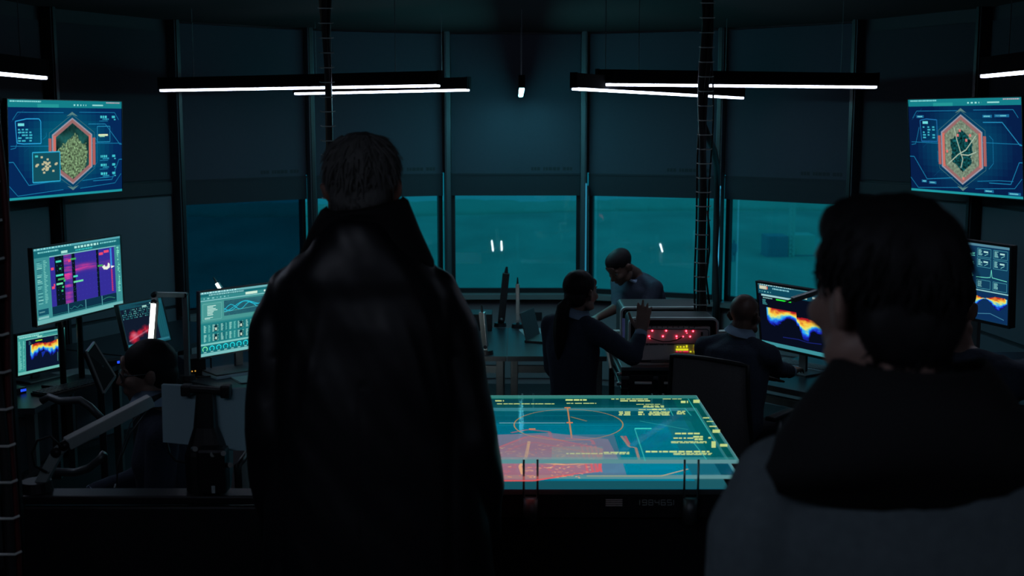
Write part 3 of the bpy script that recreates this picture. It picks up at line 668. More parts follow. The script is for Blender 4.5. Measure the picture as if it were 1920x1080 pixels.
# ------------------------------------------------------------------ desks
def desk(label, poly, z, legs, edge=True, th=.035, base=0):
    cx = sum(p[0] for p in poly)/len(poly); cy = sum(p[1] for p in poly)/len(poly)
    t = thing('desk', label, 'desk', (cx, cy, base), group='dark work desks'); lp = [(p[0]-cx, p[1]-cy) for p in poly]
    b = B(); b.prism(lp, z-base-th, z-base); obj('desktop', b, MT['desk'], t)
    b = B()
    for (p, q) in zip(lp, lp[1:]+lp[:1]): b.beam((*p, z-base-th/2), (*q, z-base-th/2), .006, th*.96)
    obj('edge_band', b, MT['deskedge'], t)
    for (x, y) in legs: b = B(); b.box((x-cx, y-cy, (z-base-th)/2), (.05, .05, z-base-th), None, .004); obj('leg', b, MT['alud'], t)
    b = B(); b.beam((legs[0][0]-cx, legs[0][1]-cy, z-base-.1), (legs[1][0]-cx, legs[1][1]-cy, z-base-.1), .03, .05); obj('crossbar', b, MT['alud'], t)
    return t
desk('corner desk at far left holding the small rainbow monitor', [(-2.70,6.57),(-3.36,6.50),(-3.30,8.35),(-2.62,8.02)][::-1], DZ, [(-2.75,6.65),(-3.3,6.6),(-3.22,8.2),(-2.7,7.95)])
desk('desk under the wall display holding the lit tube lamp', [(-2.60,8.04),(-3.28,8.38),(-2.72,9.58),(-2.05,9.10)][::-1], DZ, [(-2.62,8.1),(-3.2,8.42),(-2.74,9.45),(-2.12,9.05)])
desk('desk holding the monitor with dials, beside the long coat', [(-2.45,7.62),(-1.6,6.95),(-1.12,7.55),(-1.95,8.4)], DZ, [(-2.38,7.64),(-1.6,7.03),(-1.2,7.55),(-1.93,8.3)])
desk('left half of the empty window desk below the centre window', [(-1.15,8.06),(-.065,8.06),(-.065,9.2),(-1.15,9.2)], DZ, [(-1.1,8.12),(-.11,8.12),(-.11,9.14),(-1.1,9.14)])
desk('right half of the window desk with papers, behind the ponytailed woman', [(-.055,8.06),(.62,8.06),(.62,9.2),(-.055,9.2)], DZ, [(-.01,8.12),(.57,8.12),(.57,9.14),(-.01,9.14)])
desk('desk with keyboard and monitor in front of the bald man', [(1.38,7.35),(1.95,6.7),(2.75,7.35),(2.2,8.4)], DZ, [(1.45,7.36),(1.95,6.8),(2.68,7.36),(2.18,8.3)])
desk('dark desk under the data monitor at the right edge', [(1.72,5.0),(2.75,4.7),(2.9,5.75),(1.85,5.75)], 1.38, [(1.78,5.06),(2.7,4.78),(2.82,5.68),(1.9,5.68)], base=.59)

# ------------------------------------------------------------------ bar lamps (arm lamps with an LED tube head)
def bar_lamp(label, base, segs, lit=None, wid=.028, group='bar desk lamps', cable=True, m='alu'):
    base = V(base); t = thing('bar_lamp', label, 'lamp', base, group=group)
    b = B(); b.cyl((0,0,0), (0,0,.03), .05, .045, 20); obj('base', b, MT['blackm'], t)
    pts = [V(p)-base for p in segs]
    for i, (p, q) in enumerate(zip(pts, pts[1:])):
        last = i == len(pts)-2
        b = B(); b.beam(p, q, wid*(1.25 if last else 1), wid*(1.0 if last else .9), bev=.004); obj('lamp_head' if last else 'arm', b, MT[m], t)
        if i: b = B(); b.cyl(p+V((0,-wid*.8,0)), p+V((0,wid*.8,0)), wid*.42, n=14); b.ell(p, (wid*.5,)*3, n=10); obj('joint', b, MT['blackm'], t, smooth=True)
        if last and lit is not None:
            n = V(lit).normalized()*wid*.62; b = B(); d = (q-p); b.beam(p+d*.04+n, q-d*.04+n, wid*.8, wid*.5); obj('led_tube', b, MT['tube'], t)
    e = pts[-1]; b = B(); b.cyl(e, e+(pts[-1]-pts[-2]).normalized()*.05, wid*.3, wid*.15, 8); obj('tip', b, MT['blackm'], t)
    if cable:
        p = pts[1]; q = pts[-2] if len(pts) > 2 else pts[-1]
        b = B(); b.tube([p+V((0,-.02,0)), p*.7+q*.3+V((-.05,-.03,.03)), p*.3+q*.7+V((-.05,-.03,.04)), q+V((0,-.02,.0))], .003, 6); obj('power_cord', b, MT['rubber'], t, smooth=True)
    return t
# lit lamp over the left desk: post, level arm, hanging glowing tube
Yl = 7.75
Yl = 7.32; xl = at(351, 690, Yl).x
bar_lamp('lit bar lamp with a glowing white tube hanging from a square arm', (xl, Yl, DZ), [V((xl, Yl, DZ)), at(347,553,Yl), at(290,552,Yl-.22), at(290,565,Yl-.23), at(284,645,Yl-.25)], lit=(0,-1,0), wid=.036, cable=False)
bz = atz(425, 655, DZ); bar_lamp('bar lamp whose lit tip peeks above the dials monitor', bz, [bz, at(424, 556, bz.y), at(416, 545, bz.y), at(407, 531, bz.y)], lit=(0,-1,.2), wid=.03, cable=False)
# two work lights standing behind the long coat: their tubes mirror in the window glass
def work_light(label, tubes):
    x = sum(t_[0].x for t_ in tubes)/len(tubes); y = sum(t_[0].y for t_ in tubes)/len(tubes)-.05
    t = thing('work_light', label, 'lamp', (x, y, 0), group='tube work lights')
    b = B(); b.cyl((0,0,0), (0,0,.025), .14, n=24); obj('foot', b, MT['blackm'], t)
    b = B(); b.cyl((0,0,.02), (0,0,1.0), .012, n=10); obj('pole', b, MT['alud'], t)
    for a, e in tubes:
        q = V((x, y, 0)); b = B(); b.beam(a-q, e-q, .03, .02); obj('tube_housing', b, MT['blackm'], t)
        b = B(); o_ = V((0, .016, 0)); b.cyl(a-q+o_, e-q+o_, .0075, n=10); obj('led_tube', b, MT['worktube'], t)
        b = B(); b.beam((0,0,(a.z+e.z)/2), (a+e)/2-q, .012, .012); obj('bracket', b, MT['blackm'], t)
def mirror(px, py, k0, k1, dist):
    p, q = vtx(k0), vtx(k1); d = (q-p).normalized(); n = V((-d.y, d.x, 0)); n = n if n.y > 0 else -n
    c0 = V((0, 0, CAMH)); dv = (at(px, py, 10)-c0); p = p+n*.045; th = (p-c0).dot(n)/dv.dot(n); hit = c0+dv*th
    rd = dv-n*(2*dv.dot(n)); return hit+rd*dist
work_light('work light with two glowing tubes standing behind the long coat', [(mirror(922,451,-1,1,.38), mirror(926,480,-1,1,.38)), (mirror(940,452,-1,1,.42), mirror(941,479,-1,1,.42))])
work_light('work light with one slanted glowing tube standing behind the long coat', [(mirror(1239,457,1,3,.388), mirror(1248,488,1,3,.388))])
Yl = 8.75; bz = atz(971, 614, DZ); bar_lamp('folded upright bar lamp standing alone on the window desk', bz, [bz, at(971, 606, bz.y), at(970.5, 532, bz.y)], wid=.03, cable=False)
bz = atz(938, 612, DZ); bar_lamp('dark folded bar lamp leaning beside the box on the window desk', bz, [bz, at(940, 600, bz.y), at(949, 512, bz.y)], wid=.055, cable=False, m='blackm')
bz = atz(912, 664, DZ); bar_lamp('bright upright bar lamp just at the edge of the long coat', bz, [bz, at(910, 650, bz.y), at(904, 585, bz.y-.05)], wid=.032, cable=False)
# near lamp, folded, in front of the seated woman
pn = at(76, 928, 3.6); bar_lamp('near folded bar lamp slanting across the seated woman with glasses', (pn.x-.01, 3.6, at(38,928,3.55).z), [V((pn.x-.01, 3.6, at(38,928,3.55).z)), at(110, 845, 3.6), at(125, 832, 3.6), at(284, 750, 3.75)], wid=.036, cable=False, m='rim2')
b = B(); b.tube([at(117,840,3.56), at(95,818,3.55), at(70,826,3.55), at(60,850,3.55), at(66,874,3.55), at(88,886,3.56)], .004, 6); o = obj('lamp_cord', b, MT['rubber'], smooth=True); tag(o, 'thin cord looping beside the joint of the near folded lamp', 'cord')
# screen-top lamp on the right monitor
bz = V((1.98, 7.12, DZ)); bar_lamp('grey bar lamp reaching across the top of the heat-shape monitor', bz, [bz, V((2.02, 7.12, 1.55)), at(1486, 562, 7.0)], wid=.03, cable=False)

# ------------------------------------------------------------------ layered glass display table
TX, TY0, TY1, TZ = .66, 3.46, 4.30, 1.5
tb = thing('display_table', 'glowing table of stacked glass sheets with map graphics', 'table', (0, (TY0+TY1)/2, .59))
TW, TD = TX*2, TY1-TY0; tz = TZ-.59; GAP = .047
def tmap(z): return lambda u, v, l: ((u-.5)*TW, (.5-v)*TD, z+.0004+.0003*l)
def sheet(z, w_, d, draw, m='sheet'):
    b = B(); b.box((0, 0, z-.005), (w_, d, .010)); s = obj('glass_sheet', b, MT[m], tb)
    e = B()
    for (cx, cy, sx, sy) in ((0,-d/2-.001,w_,.003),(0,d/2+.001,w_,.003),(-w_/2-.001,0,.003,d),(w_/2+.001,0,.003,d)): e.box((cx, cy, z-.005), (sx, sy, .011))
    obj('lit_edge', e, MT['sheet_edge'], s)
    if draw: c = Canvas(tmap(z)); draw(c); g = obj('map_graphic', c.mesh('map_graphic'), MT['scr'], s); g['label'] = 'glowing teal, yellow and red map graphic'
    return s
ta = TW/TD
YEL, RED, GRN = (205,225,140), (225,85,85), (40,150,120)
def U(px, py, z=TZ): p = atz(px, py, z); return (p.x/TW+.5, .5-(p.y-(TY0+TY1)/2)/TD)
def d_top(c):
    r = random.Random(21)
    c.grid(0, 0, 1, 1, 40, 26, lambda u, v: (*[a+(b-a)*(.5+.5*nz(u*1.3, v*7, 1)) for a, b in zip((0,84,104), (0,126,132))], .34)); c.up()
    c.rect(0, 0, 1, .07, (0,110,80), .45); c.rect(.93, 0, 1, 1, (0,95,85), .35); c.rect(0,.97,1,1,(60,150,150),.6); c.up()
    el = [(lambda p: p)(U(1066+102*math.cos(a), 797+29*math.sin(a))) for a in [2*math.pi*k/64 for k in range(64)]]
    c.line(el, (190,140,60), .0045, ta, .75, True)
    c.line([U(1064,765), U(1072,822)], (190,130,80), .006, ta, .9); c.line([U(1070,782), U(1100,790)], (150,120,70), .008, ta, .8)
    for px, py in ((1064,765),(1068,793),(998,805)): u, v = U(px, py); c.rect(u-.008, v-.009, u+.008, v+.009, (215,130,80), .9)
    # blocks of unreadable small writing along the far and right edges
    for (x0, x1, y0, y1, n) in ((928,945,751,754,1),(1058,1100,749,753,1),(1060,1118,756,758,1),(1145,1215,748,750,1),(1160,1220,751,754,1),(1242,1278,748,749.5,1),(1190,1240,758,759.5,1),(1205,1245,761,765,2),(1220,1248,767,770,2),(1195,1240,768,769.5,1),(1160,1182,772,780,3),(1195,1208,772,780,2),(1215,1256,772,780,4),(1268,1285,771,778,3),(1130,1180,848,853,2),(1060,1130,850,853,1),(1210,1330,846,850,1),(1260,1335,850,854,2),(1265,1312,812,816,1),(1262,1300,821,824,1),(1258,1325,828,832,2),(1300,1318,818,827,2),(930,1040,757,759,1),(1275,1290,752,758,1)):
        for k in range(n):
            ya = y0+(y1-y0)*k/n; yb = ya+(y1-y0)/n*.7; x = x0+(r.uniform(0,3))
            while x < x1:
                L = r.uniform(4, 16); xe = min(x+L, x1); c.poly([U(x,ya),U(xe,ya),U(xe,yb),U(x,yb)], YEL, .95); x = xe+r.uniform(.8, 3)
    for (x0, y0, x1, y1) in ((1318,783,1330,785),(1325,790,1338,791.5),(1330,799,1344,801),(1336,806,1350,812),(1350,833,1364,838),(1300,750,1312,756),(1328,820,1333,823),(1334,828,1342,840)):
        c.poly([U(x0,y0),U(x1,y0),U(x1,y1),U(x0,y1)], YEL, .85)
    for (a, b) in (((1255,766),(1262,780)),((1255,766),(1284,766)),((1284,766),(1296,780)),((1190,804),(1210,865)),((1200,790),(1290,806)),((1300,830),(1325,862)),((940,771),(1000,771)),((1290,748),(1340,828)),((1190,805),(1245,805))):
        c.line([U(*a), U(*b)], (60,190,180), .004, ta, .6)
    c.rect(*U(1190,803), *U(1222,805), (60,215,200), .9)
    for k in range(5): y = 762+k*9; c.line([U(930,y), U(1290,y)], (30,140,150), .004, ta, .35)
    c.line([U(936,793.5), U(1060,793.5)], (150,200,205), .010, ta, .5)
    c.poly([U(1035,838),U(1130,838),U(1133,862),U(1034,862)], (70,190,160), .25); c.poly([U(925,816),U(1030,812),U(1140,824),U(1160,862),U(930,862)], (175,130,150), .28)
def d_mid(c):
    r = random.Random(31); z = TZ-GAP; W = lambda px, py: U(px, py, z)
    c.rect(0, 0, 1, 1, (0,110,140), .40); c.up()
    # the red settlement outline and its glowing streets
    hexo = [W(918,846),W(985,820),W(1008,817),W(1060,828),W(1128,842),W(1124,884),W(1080,889),W(1000,902),W(935,902)]
    c.poly(hexo, (200,100,100), .5); c.up(); c.line(hexo, RED, .013, ta, .95, True)
    c.line([W(950,846),W(985,832),W(1005,830),W(1130,855)], (210,90,95), .012, ta, .8)
    for k in range(260):
        x, y = r.uniform(925, 1110), r.uniform(832, 896); L = r.uniform(1, 9); c.line([W(x,y), W(x+L,y+r.uniform(-2,2))], r.choice([(235,150,100),(245,190,130),(225,100,90)]), .006, ta, .8)
    c.line([W(992,828),W(986,858),W(975,875),W(980,890)], (250,190,120), .012, ta, .95); c.line([W(925,862),W(1010,868),W(1060,872),W(1110,869)], (240,175,120), .014, ta, .8)
    for x in (1102,1112,1120,1128): c.line([W(x-12,836),W(x,886)], RED, .008, ta, .9)
    c.line([W(1060,822),W(1110,826),W(1114,834)], RED, .014, ta, .9); c.line([W(958,812),W(990,806),W(1030,810),W(1034,822)], (190,90,100), .014, ta, .8)
    c.line([W(1165,818),W(1180,838),W(1192,840),W(1200,868)], (215,140,110), .010, ta, .8); c.line([W(1172,818),W(1180,834)], RED, .010, ta, .8)
    c.line([W(1100,893),W(1240,893),W(1290,880)], (190,170,120), .008, ta, .8)
    c.rect(.30, .45, .75, 1, (190,110,140), .16)
def d_low(c):
    c.grid(0, 0, 1, 1, 12, 20, lambda u, v: (0, 120+30*nz(u*2, v*4, 3), 150+30*nz(u*2, v*4, 3))); c.up(); c.rect(0,.9,1,1,(20,80,92)); c.rect(.93,0,1,1,(30,90,100)); c.rect(.0,.0,1,.04,(10,70,90))
sheet(tz, TW, TD, d_top); sheet(tz-GAP, TW, TD, d_mid)
b = B(); b.box((0, 0, tz-2*GAP-.008), (TW-.04, TD-.02, .016)); sl = obj('light_panel', b, MT['alud'], tb)
c = Canvas(lambda u, v, l: ((u-.5)*(TW-.045), (.5-v)*(TD-.025), tz-2*GAP+.0006+.0003*l)); d_low(c); obj('panel_glow', c.mesh('panel_glow'), MT['scr'], sl)
b = B(); b.box((0, 0, (tz-2*GAP-.016)/2+.03), (TW-.12, TD-.12, tz-2*GAP-.016-.06), None, .01); b.box((0, .02, .03), (TW-.3, TD-.3, .06)); b.box((0, -TD/2+.05, tz-2*GAP-.055), (TW-.04, .06, .07)); obj('pedestal', b, MT['black'], tb)
# glass clamp rods: a pair per bracket
for px in (995, 1297):
    for front in (True, False):
        xx = (px-CX)/(1385-CX)*TX if True else 0
        yy = -TD/2-.012 if front else TD/2+.012
        for s in (-1, 1):
            b = B(); b.cyl((xx+s*.0205, yy, tz-2*GAP-.02), (xx+s*.0205, yy, tz+.004), .0035, n=8); obj('clamp_rod', b, MT['alu'], tb, smooth=True)
        b = B(); b.cyl((xx, yy+(.012 if front else -.012), tz-2*GAP-.10), (xx, yy+(.012 if front else -.012), tz-2*GAP-.022), .022, n=16); obj('clamp_foot', b, MT['alud'], tb, smooth=True)
for sx in (-1,):
    for front in (True, False):
        for xx in (-.045-.47, -.52+.47-.0):
            pass
# number plate on the front
DIG = {'1':[[(0,0),(0,1)]],'9':[[(1,.5),(0,.5),(0,1),(1,1),(1,0),(0,0)]],'8':[[(0,0),(1,0),(1,1),(0,1),(0,0)],[(0,.5),(1,.5)]],'4':[[(0,1),(0,.5),(1,.5)],[(1,1),(1,0)]],'6':[[(1,1),(0,1),(0,0),(1,0),(1,.5),(0,.5)]],'5':[[(1,1),(0,1),(0,.5),(1,.5),(1,0),(0,0)]]}
xa, xb = .345, .487; zt = tz-2*GAP-.038
b = B(); b.box((.38, -TD/2+.0185, zt-.004), (.26, .004, .034)); pl = obj('number_plate', b, MT['black'], tb)
b = B(); x = .372; hgt, wd = .0155, .0125
for ch in '1984651':
    w0 = wd if ch != '1' else .002
    for st in DIG[ch]:
        for (u0,v0),(u1,v1) in zip(st, st[1:]):
            b.beam((x+u0*w0, -TD/2+.0158, zt-.012+v0*hgt), (x+u1*w0, -TD/2+.0158, zt-.012+v1*hgt), .0012, .0026, up=V((0,1,0)))
    x += w0+.0062
obj('plate_number', b, MT['plate_txt'], pl)
b = B()
for k in range(4): b.box((.295, -TD/2+.016, zt-.014+k*.006), (.05, .001, .003))
obj('plate_grille', b, MT['casep'], pl)

# ------------------------------------------------------------------ radio cases on a rolling cart
def rrect(w_, h, r, n=5):
    pts = []
    for cx, cy, a0 in ((w_/2-r, h/2-r, 0), (-w_/2+r, h/2-r, 90), (-w_/2+r, -h/2+r, 180), (w_/2-r, -h/2+r, 270)):
        for k in range(n+1): a = math.radians(a0+90*k/n); pts.append((cx+r*math.cos(a), cy+r*math.sin(a)))
    return pts
def rframe(b, w_, h, r, t, y0, y1, zc):       # rounded rectangular frame facing -Y
    o_ = rrect(w_, h, r); i_ = rrect(w_-2*t, h-2*t, max(.004, r-t)); n = len(o_); f = b.bm
    vs = [[f.verts.new((x, y, z+zc)) for x, z in L] for L, y in ((o_, y0), (i_, y0), (i_, y1), (o_, y1))]
    for a, c in ((0,1),(1,2),(2,3),(3,0)):
        for k in range(n): f.faces.new((vs[a][k], vs[a][(k+1) % n], vs[c][(k+1) % n], vs[c][k]))
cx0 = at(1262, 640, 6.75); ctop = atz(1262, 683, .92)
CZ = 1.145-.0
cz0 = at(1262, 682, 6.75).z; cz1 = at(1262, 597, 6.75).z; cw = at(1345, 600, 6.75).x-at(1180, 600, 6.75).x; ch = cz1-cz0; ccx = (at(1345, 600, 6.75).x+at(1180, 600, 6.75).x)/2
cart_z = cz0
rc = thing('radio_case', 'grey rack radio with red lamps and yellow digits in a round-cornered case', 'radio', (ccx, 6.75, cart_z))
b = B(); rframe(b, cw, ch, .03, .014, 0, .26, ch/2); b.box((0, .25, ch/2), (cw-.03, .012, ch-.03)); obj('case_shell', b, MT['case'], rc)
b = B(); rframe(b, cw+.012, ch+.012, .036, .012, -.022, .014, ch/2); obj('case_rim', b, MT['rim'], rc)
b = B(); b.box((0, .075, ch/2), (cw-.03, .06, ch-.03)); obj('inner_liner', b, MT['black'], rc)
fw, fh = cw-.075, ch*.74; b = B(); b.box((0, .03, ch*.44), (fw, .05, fh), None, .006); face = obj('front_panel', b, MT['casep'], rc)
b = B(); rframe(b, fw*.97, fh*.46, .02, .005, .0, .008, ch*.60); obj('panel_border', b, MT['alud'], face)
px2 = lambda x, y: at(x, y, 6.75)-V((ccx, 6.75, cart_z))
for (x, y, s) in ((1223,620,1),(1249,620,1),(1286.5,620.5,1),(1299.5,621,1),(1217,630.5,1),(1243,630.5,1),(1268.5,630.5,1),(1281,631,.7),(1294,631,1),(1219,634.5,.5),(1269,634.5,.5),(1288,624.5,.5)):
    q = px2(x, y); b = B(); b.ell((q.x, .002, q.z), (.0064*s, .005, .0064*s), n=10); l = obj('indicator_lamp', b, MT['led_red'], face, smooth=True)
    b = B(); b.ell((q.x, -.0025, q.z), (.0040*s, .0030, .0040*s), n=8); obj('lamp_core', b, MT['led_core'], l, smooth=True)
def seg(x0, x1, y, h, m, nm='display_segment'):
    q0, q1 = px2(x0, y), px2(x1, y); b = B(); b.box(((q0.x+q1.x)/2, .001, q0.z), (q1.x-q0.x, .008, h), None, .0012); obj(nm, b, MT[m], face)
for x in (1269, 1275, 1281): seg(x, x+2.6, 650.5, .007, 'led_yel')
seg(1286.5, 1289, 649.5, .013, 'led_yel'); seg(1301.5, 1304, 649.5, .015, 'led_yel'); seg(1301.5, 1304, 656, .009, 'led_org'); seg(1301, 1304, 659.5, .007, 'led_yel'); seg(1293.5, 1296.5, 659.5, .006, 'led_yel')
for k in range(8): seg(1267.7+k*2.9, 1269.9+k*2.9, 655.6, .0105, 'led_yel')
for x0, x1 in ((1267.5,1271),(1273.5,1278),(1281,1291)): seg(x0, x1, 659.3, .004, 'led_mag')
b = B(); qs = [px2(x, y) for x, y in ((1219,633),(1230,637),(1243,640),(1256,639.5),(1268,637),(1278,632))]; b.tube([(q.x, -.008, q.z) for q in qs], .0032, 6); obj('patch_lead', b, MT['rubber'], face, smooth=True)
for x in (1316,): q = px2(x, 626); b = B(); b.box((q.x, .0, q.z), (.011, .012, .022), None, .002); obj('rocker_switch', b, MT['black'], face)
b = B(); rr = random.Random(2); x = 1213
while x < 1264:
    q = px2(x, 646.5); b.box((q.x, .0045, q.z), (.004*rr.uniform(.6,1.2), .002, .005)); x += 1.9 if rr.random() > .15 else 4
obj('panel_writing', b, MT['print_'], face)
for k in range(9):
    q = px2(1222+k*10, 612); b = B(); b.cyl((q.x, .006, q.z-.004), (q.x, -.004, q.z-.004), .0035, n=8); obj('panel_knob', b, MT['alud'], face)
b = B(); b.box((0, -.006, .012), (cw*.5, .012, .016), None, .003); obj('latch_bar', b, MT['alud'], rc)
# second case behind
Yb = 7.25; w2 = at(1322,577,Yb).x-at(1165,577,Yb).x; c2 = (at(1322,577,Yb).x+at(1165,577,Yb).x)/2; z2 = at(1240,577,Yb).z
rc2 = thing('equipment_case', 'closed grey equipment case with pale rim behind the radio', 'case', (c2, Yb, cart_z))
h2 = z2-cart_z; b = B(); rframe(b, w2, h2, .03, .012, 0, .36, h2/2); b.box((0, .05, h2/2), (w2-.03, .02, h2-.03)); obj('case_shell', b, MT['case'], rc2)
b = B(); rframe(b, w2+.012, h2+.012, .036, .012, -.022, .014, h2/2); obj('case_rim', b, MT['rim'], rc2)
b = B(); rr = random.Random(4); x = -.04
while x < .2: b.box((x, .038, h2-.06), (rr.uniform(.006,.014), .002, .012)); x += .019
obj('case_writing', b, MT['print_'], rc2)
for s in (-1, 1):
    b = B(); b.box((s*(w2/2-.03), .036, h2-.03), (.01, .006, .01)); obj('corner_bolt', b, MT['alu'], rc2)
q = at(1176, 640, 6.9); b = B(); b.beam(at(1171,598,7.2), at(1173,665,6.95), .03, .012); b.beam(at(1166,640,7.2), at(1176,650,7.0), .02, .02); o = obj('case_strap', b, MT['blue']); tag(o, 'blue strap hanging on the left side of the radio case', 'strap')
# cart
cl, cr = at(1160, 700, 6.7).x, at(1332, 700, 6.7).x; ctx = (cl+cr)/2; cwid = cr-cl
ct = thing('rolling_cart', 'dark metal rolling cart carrying the radio cases', 'cart', (ctx, 7.12, 0))
for i, z in enumerate((cart_z-.012, at(1240, 690, 6.7).z-.05, at(1240, 728, 6.7).z, .25)):
    b = B(); b.box((0, 0, z), (cwid-.02, .92, .022), None, .004); obj('shelf', b, MT['alud'] if i < 2 else MT['blackm'], ct)
for sx in (-1, 1):
    for sy in (-1, 1):
        b = B(); b.box((sx*(cwid/2-.03), sy*.44, cart_z/2+.03), (.035, .035, cart_z-.1), None, .003); obj('upright', b, MT['blackm'], ct)
        b = B(); b.cyl((sx*(cwid/2-.03)-.015, sy*.44, .04), (sx*(cwid/2-.03)+.015, sy*.44, .04), .04, n=16); obj('caster', b, MT['black'], ct, smooth=True)
for (x0, x1) in ((1190,1222),(1245,1286)):
    a, e = at(x0, 718, 6.56), at(x1, 718, 6.56); b = B(); b.beam(a-V((ctx,7.12,0)), e-V((ctx,7.12,0)), .014, .012, bev=.002); obj('drawer_handle', b, MT['rim'], ct)
    b = B(); b.box(((a.x+e.x)/2-ctx, -.455, a.z-.04), (e.x-a.x+.04, .02, .13), None, .004); obj('drawer_front', b, MT['blackm'], ct)
for y in (700, 718):
    a = at(1158, y, 6.66)-V((ctx,7.12,0)); b = B(); b.cyl(a+V((-.006,-.02,0)), a+V((.02,-.02,0)), .011, n=12); obj('corner_clamp', b, MT['alu'], ct, smooth=True)
for (x0, x1, nm) in ((1133,1166,'left'),(1342,1366,'right')):
    a, e = at(x0, 623, 7.35), at(x1, 622, 7.35)
    b = B(); b.beam(a, e, .06, .02, bev=.004); b.beam(V((a.x+.01,a.y,a.z)), at(x0+ (14 if nm=='left' else 4), 690, 7.3), .02, .02); o = obj('tray_rail', b, MT['rim']); tag(o, 'pale metal tray rail sticking out on the %s side of the radio' % nm, 'rail')

# ------------------------------------------------------------------ office chairs
def tubeobj(nm, pts, r, m, t, n=8): b = B(); b.tube(pts, r, n); return obj(nm, b, MT[m], t, smooth=True)
def office_chair(label, loc, rotz, seat_z, back_h, arm_dz=.22, wid=.5, group='office chairs'):
    # local: sitter faces +Y
    t = thing('office_chair', label, 'chair', loc, rotz, group); s = seat_z
    b = B(); b.box((0, 0, s-.035), (wid, .48, .07), None, .025); obj('seat', b, MT['mesh'], t, smooth=True)
    b = B(); rows = []
    for j in range(9):
        z = s+.06+back_h*j/8; row = []
        for i in range(13):
            x = (i/12-.5)*wid*(1.0-.10*(j/8)); y = -.25-.05*(j/8)+.05*(abs(i-6)/6)**2-.02*math.sin(j/8*3.1); row.append(V((x, y, z+.02*(abs(i-6)/6)**2*(-1))))
        rows.append(row)
    g = [[b.bm.verts.new(p) for p in row] for row in rows]; g2 = [[b.bm.verts.new(p+V((0,.012,0))) for p in row] for row in rows]
    for G in (g, g2):
        for j in range(8):
            for i in range(12): b.bm.faces.new((G[j][i], G[j][i+1], G[j+1][i+1], G[j+1][i]))
    obj('backrest', b, MT['mesh'], t, smooth=True)
    tubeobj('back_frame', [p+V((0,-.004,0)) for p in [r[0] for r in rows]+rows[-1][1:]+[r[-1] for r in rows[::-1]][1:]], .013, 'black', t)
    b = B(); b.box((0, -.24, s+.03), (.08, .04, .2), None, .008); obj('back_support', b, MT['black'], t)
    for sx in (-1, 1):
        x = sx*(wid/2+.035); z = s+arm_dz
        tubeobj('arm_support', [(sx*wid*.42, .02, s-.05), (x, .02, s-.02), (x, .0, z-.03)], .016, 'alud', t)
        b = B(); b.box((x, .02, z), (.06, .26, .025), None, .010); obj('armrest', b, MT['black'], t, smooth=True)
    b = B(); b.cyl((0,0,.09), (0,0,s-.06), .028, n=16); obj('gas_column', b, MT['alud'], t, smooth=True)
    for k in range(5):
        a = 2*math.pi*k/5+.3; b = B(); b.beam((0,0,.09), (.29*math.cos(a), .29*math.sin(a), .065), .04, .03, bev=.005); l = obj('base_spoke', b, MT['alud'], t)
        b = B(); b.cyl((.29*math.cos(a)-.012, .29*math.sin(a), .03), (.29*math.cos(a)+.012, .29*math.sin(a), .03), .03, n=12); obj('caster', b, MT['black'], l, smooth=True)
    return t
def face_rot(f): return math.atan2(-f[0], f[1])

# ------------------------------------------------------------------ things on the desks
def prop_box(nm, label, cat, c, size, yaw, m, bev=.004, **kw):
    t = thing(nm, label, cat, (c[0], c[1], c[2]), math.radians(yaw)); b = B(); b.box((0, 0, size[2]/2), size, None, bev); obj(kw.get('part', 'body'), b, MT[m], t); return t
q = atz(26, 738, DZ); t = prop_box('docking_box', 'small black box with a blue light at the left end of the corner desk', 'box', (q.x-.01, q.y, DZ), (.13, .09, .035), 55, 'black'); b = B(); b.box((.045, -.046, .018), (.035, .004, .014)); obj('status_light', b, MT['led_blue'], t)
q = atz(215, 683, DZ); t = prop_box('docking_box', 'small black box with a blue light beside the red-shape monitor', 'box', (q.x, q.y, DZ), (.12, .09, .035), 40, 'black'); b = B(); b.box((.02, -.046, .02), (.04, .004, .016)); obj('status_light', b, MT['led_blue'], t)
def keyboard(label, c, yaw, m='black', km='deskedge'):
    t = thing('keyboard', label, 'keyboard', c, math.radians(yaw), 'keyboards on the desks'); b = B(); b.box((0,0,.008), (.42, .14, .016), None, .004); obj('case', b, MT[m], t); key = None
    for j in range(5):
        for i in range(14):
            if key is None: b = B(); b.box((0,0,0), (.024,.021,.008), None, .002); key = obj('key', b, MT[km], t); key.location = (-.19+i*.0285, -.052+j*.026, .019)
            else: k = key.copy(); COL.objects.link(k); k.parent = t; k.location = (-.19+i*.0285, -.052+j*.026, .019)
q = atz(120, 730, DZ); keyboard('black keyboard on the corner desk below the rainbow monitor', (q.x+.02, q.y, DZ), 62)
q = atz(1500, 688, DZ); keyboard('pale keyboard under the bald man\'s hand', (q.x+.02, q.y, DZ), -50, 'shell', 'paper')
def paper_stack(label, c, yaw, n=1, w_=.21, d=.30, h=.004):
    t = thing('paper_stack', label, 'papers', c, math.radians(yaw), 'papers on the desks')
    for i in range(n): b = B(); b.box((.006*math.sin(i*2), .005*math.cos(i*3), h*(i+.5)), (w_, d, h*.9), M.Rotation(.04*math.sin(i*1.7), 3, 'Z')); obj('sheet', b, MT['paper'], t)
q = atz(145, 702, DZ); paper_stack('grey papers lying behind the black keyboard', (q.x, q.y, DZ), 50, 2)
q = atz(1000, 624, DZ); paper_stack('printed sheet on the right half of the window desk', (q.x+.03, q.y, DZ), 10, 1, .24, .3)
q = atz(436, 700, DZ); t = prop_box('laptop', 'closed grey laptop on the desk below the dials monitor', 'laptop', (q.x, q.y, DZ), (.34, .24, .022), 40, 'shell', part='base'); b = B(); b.box((0, 0, .028), (.34, .24, .010), None, .003); obj('lid', b, MT['alud'], t)
q = atz(463, 712, DZ); paper_stack('small note sheet at the edge of the dials desk by the coat', (q.x, q.y, DZ), 30, 2, .15, .2)
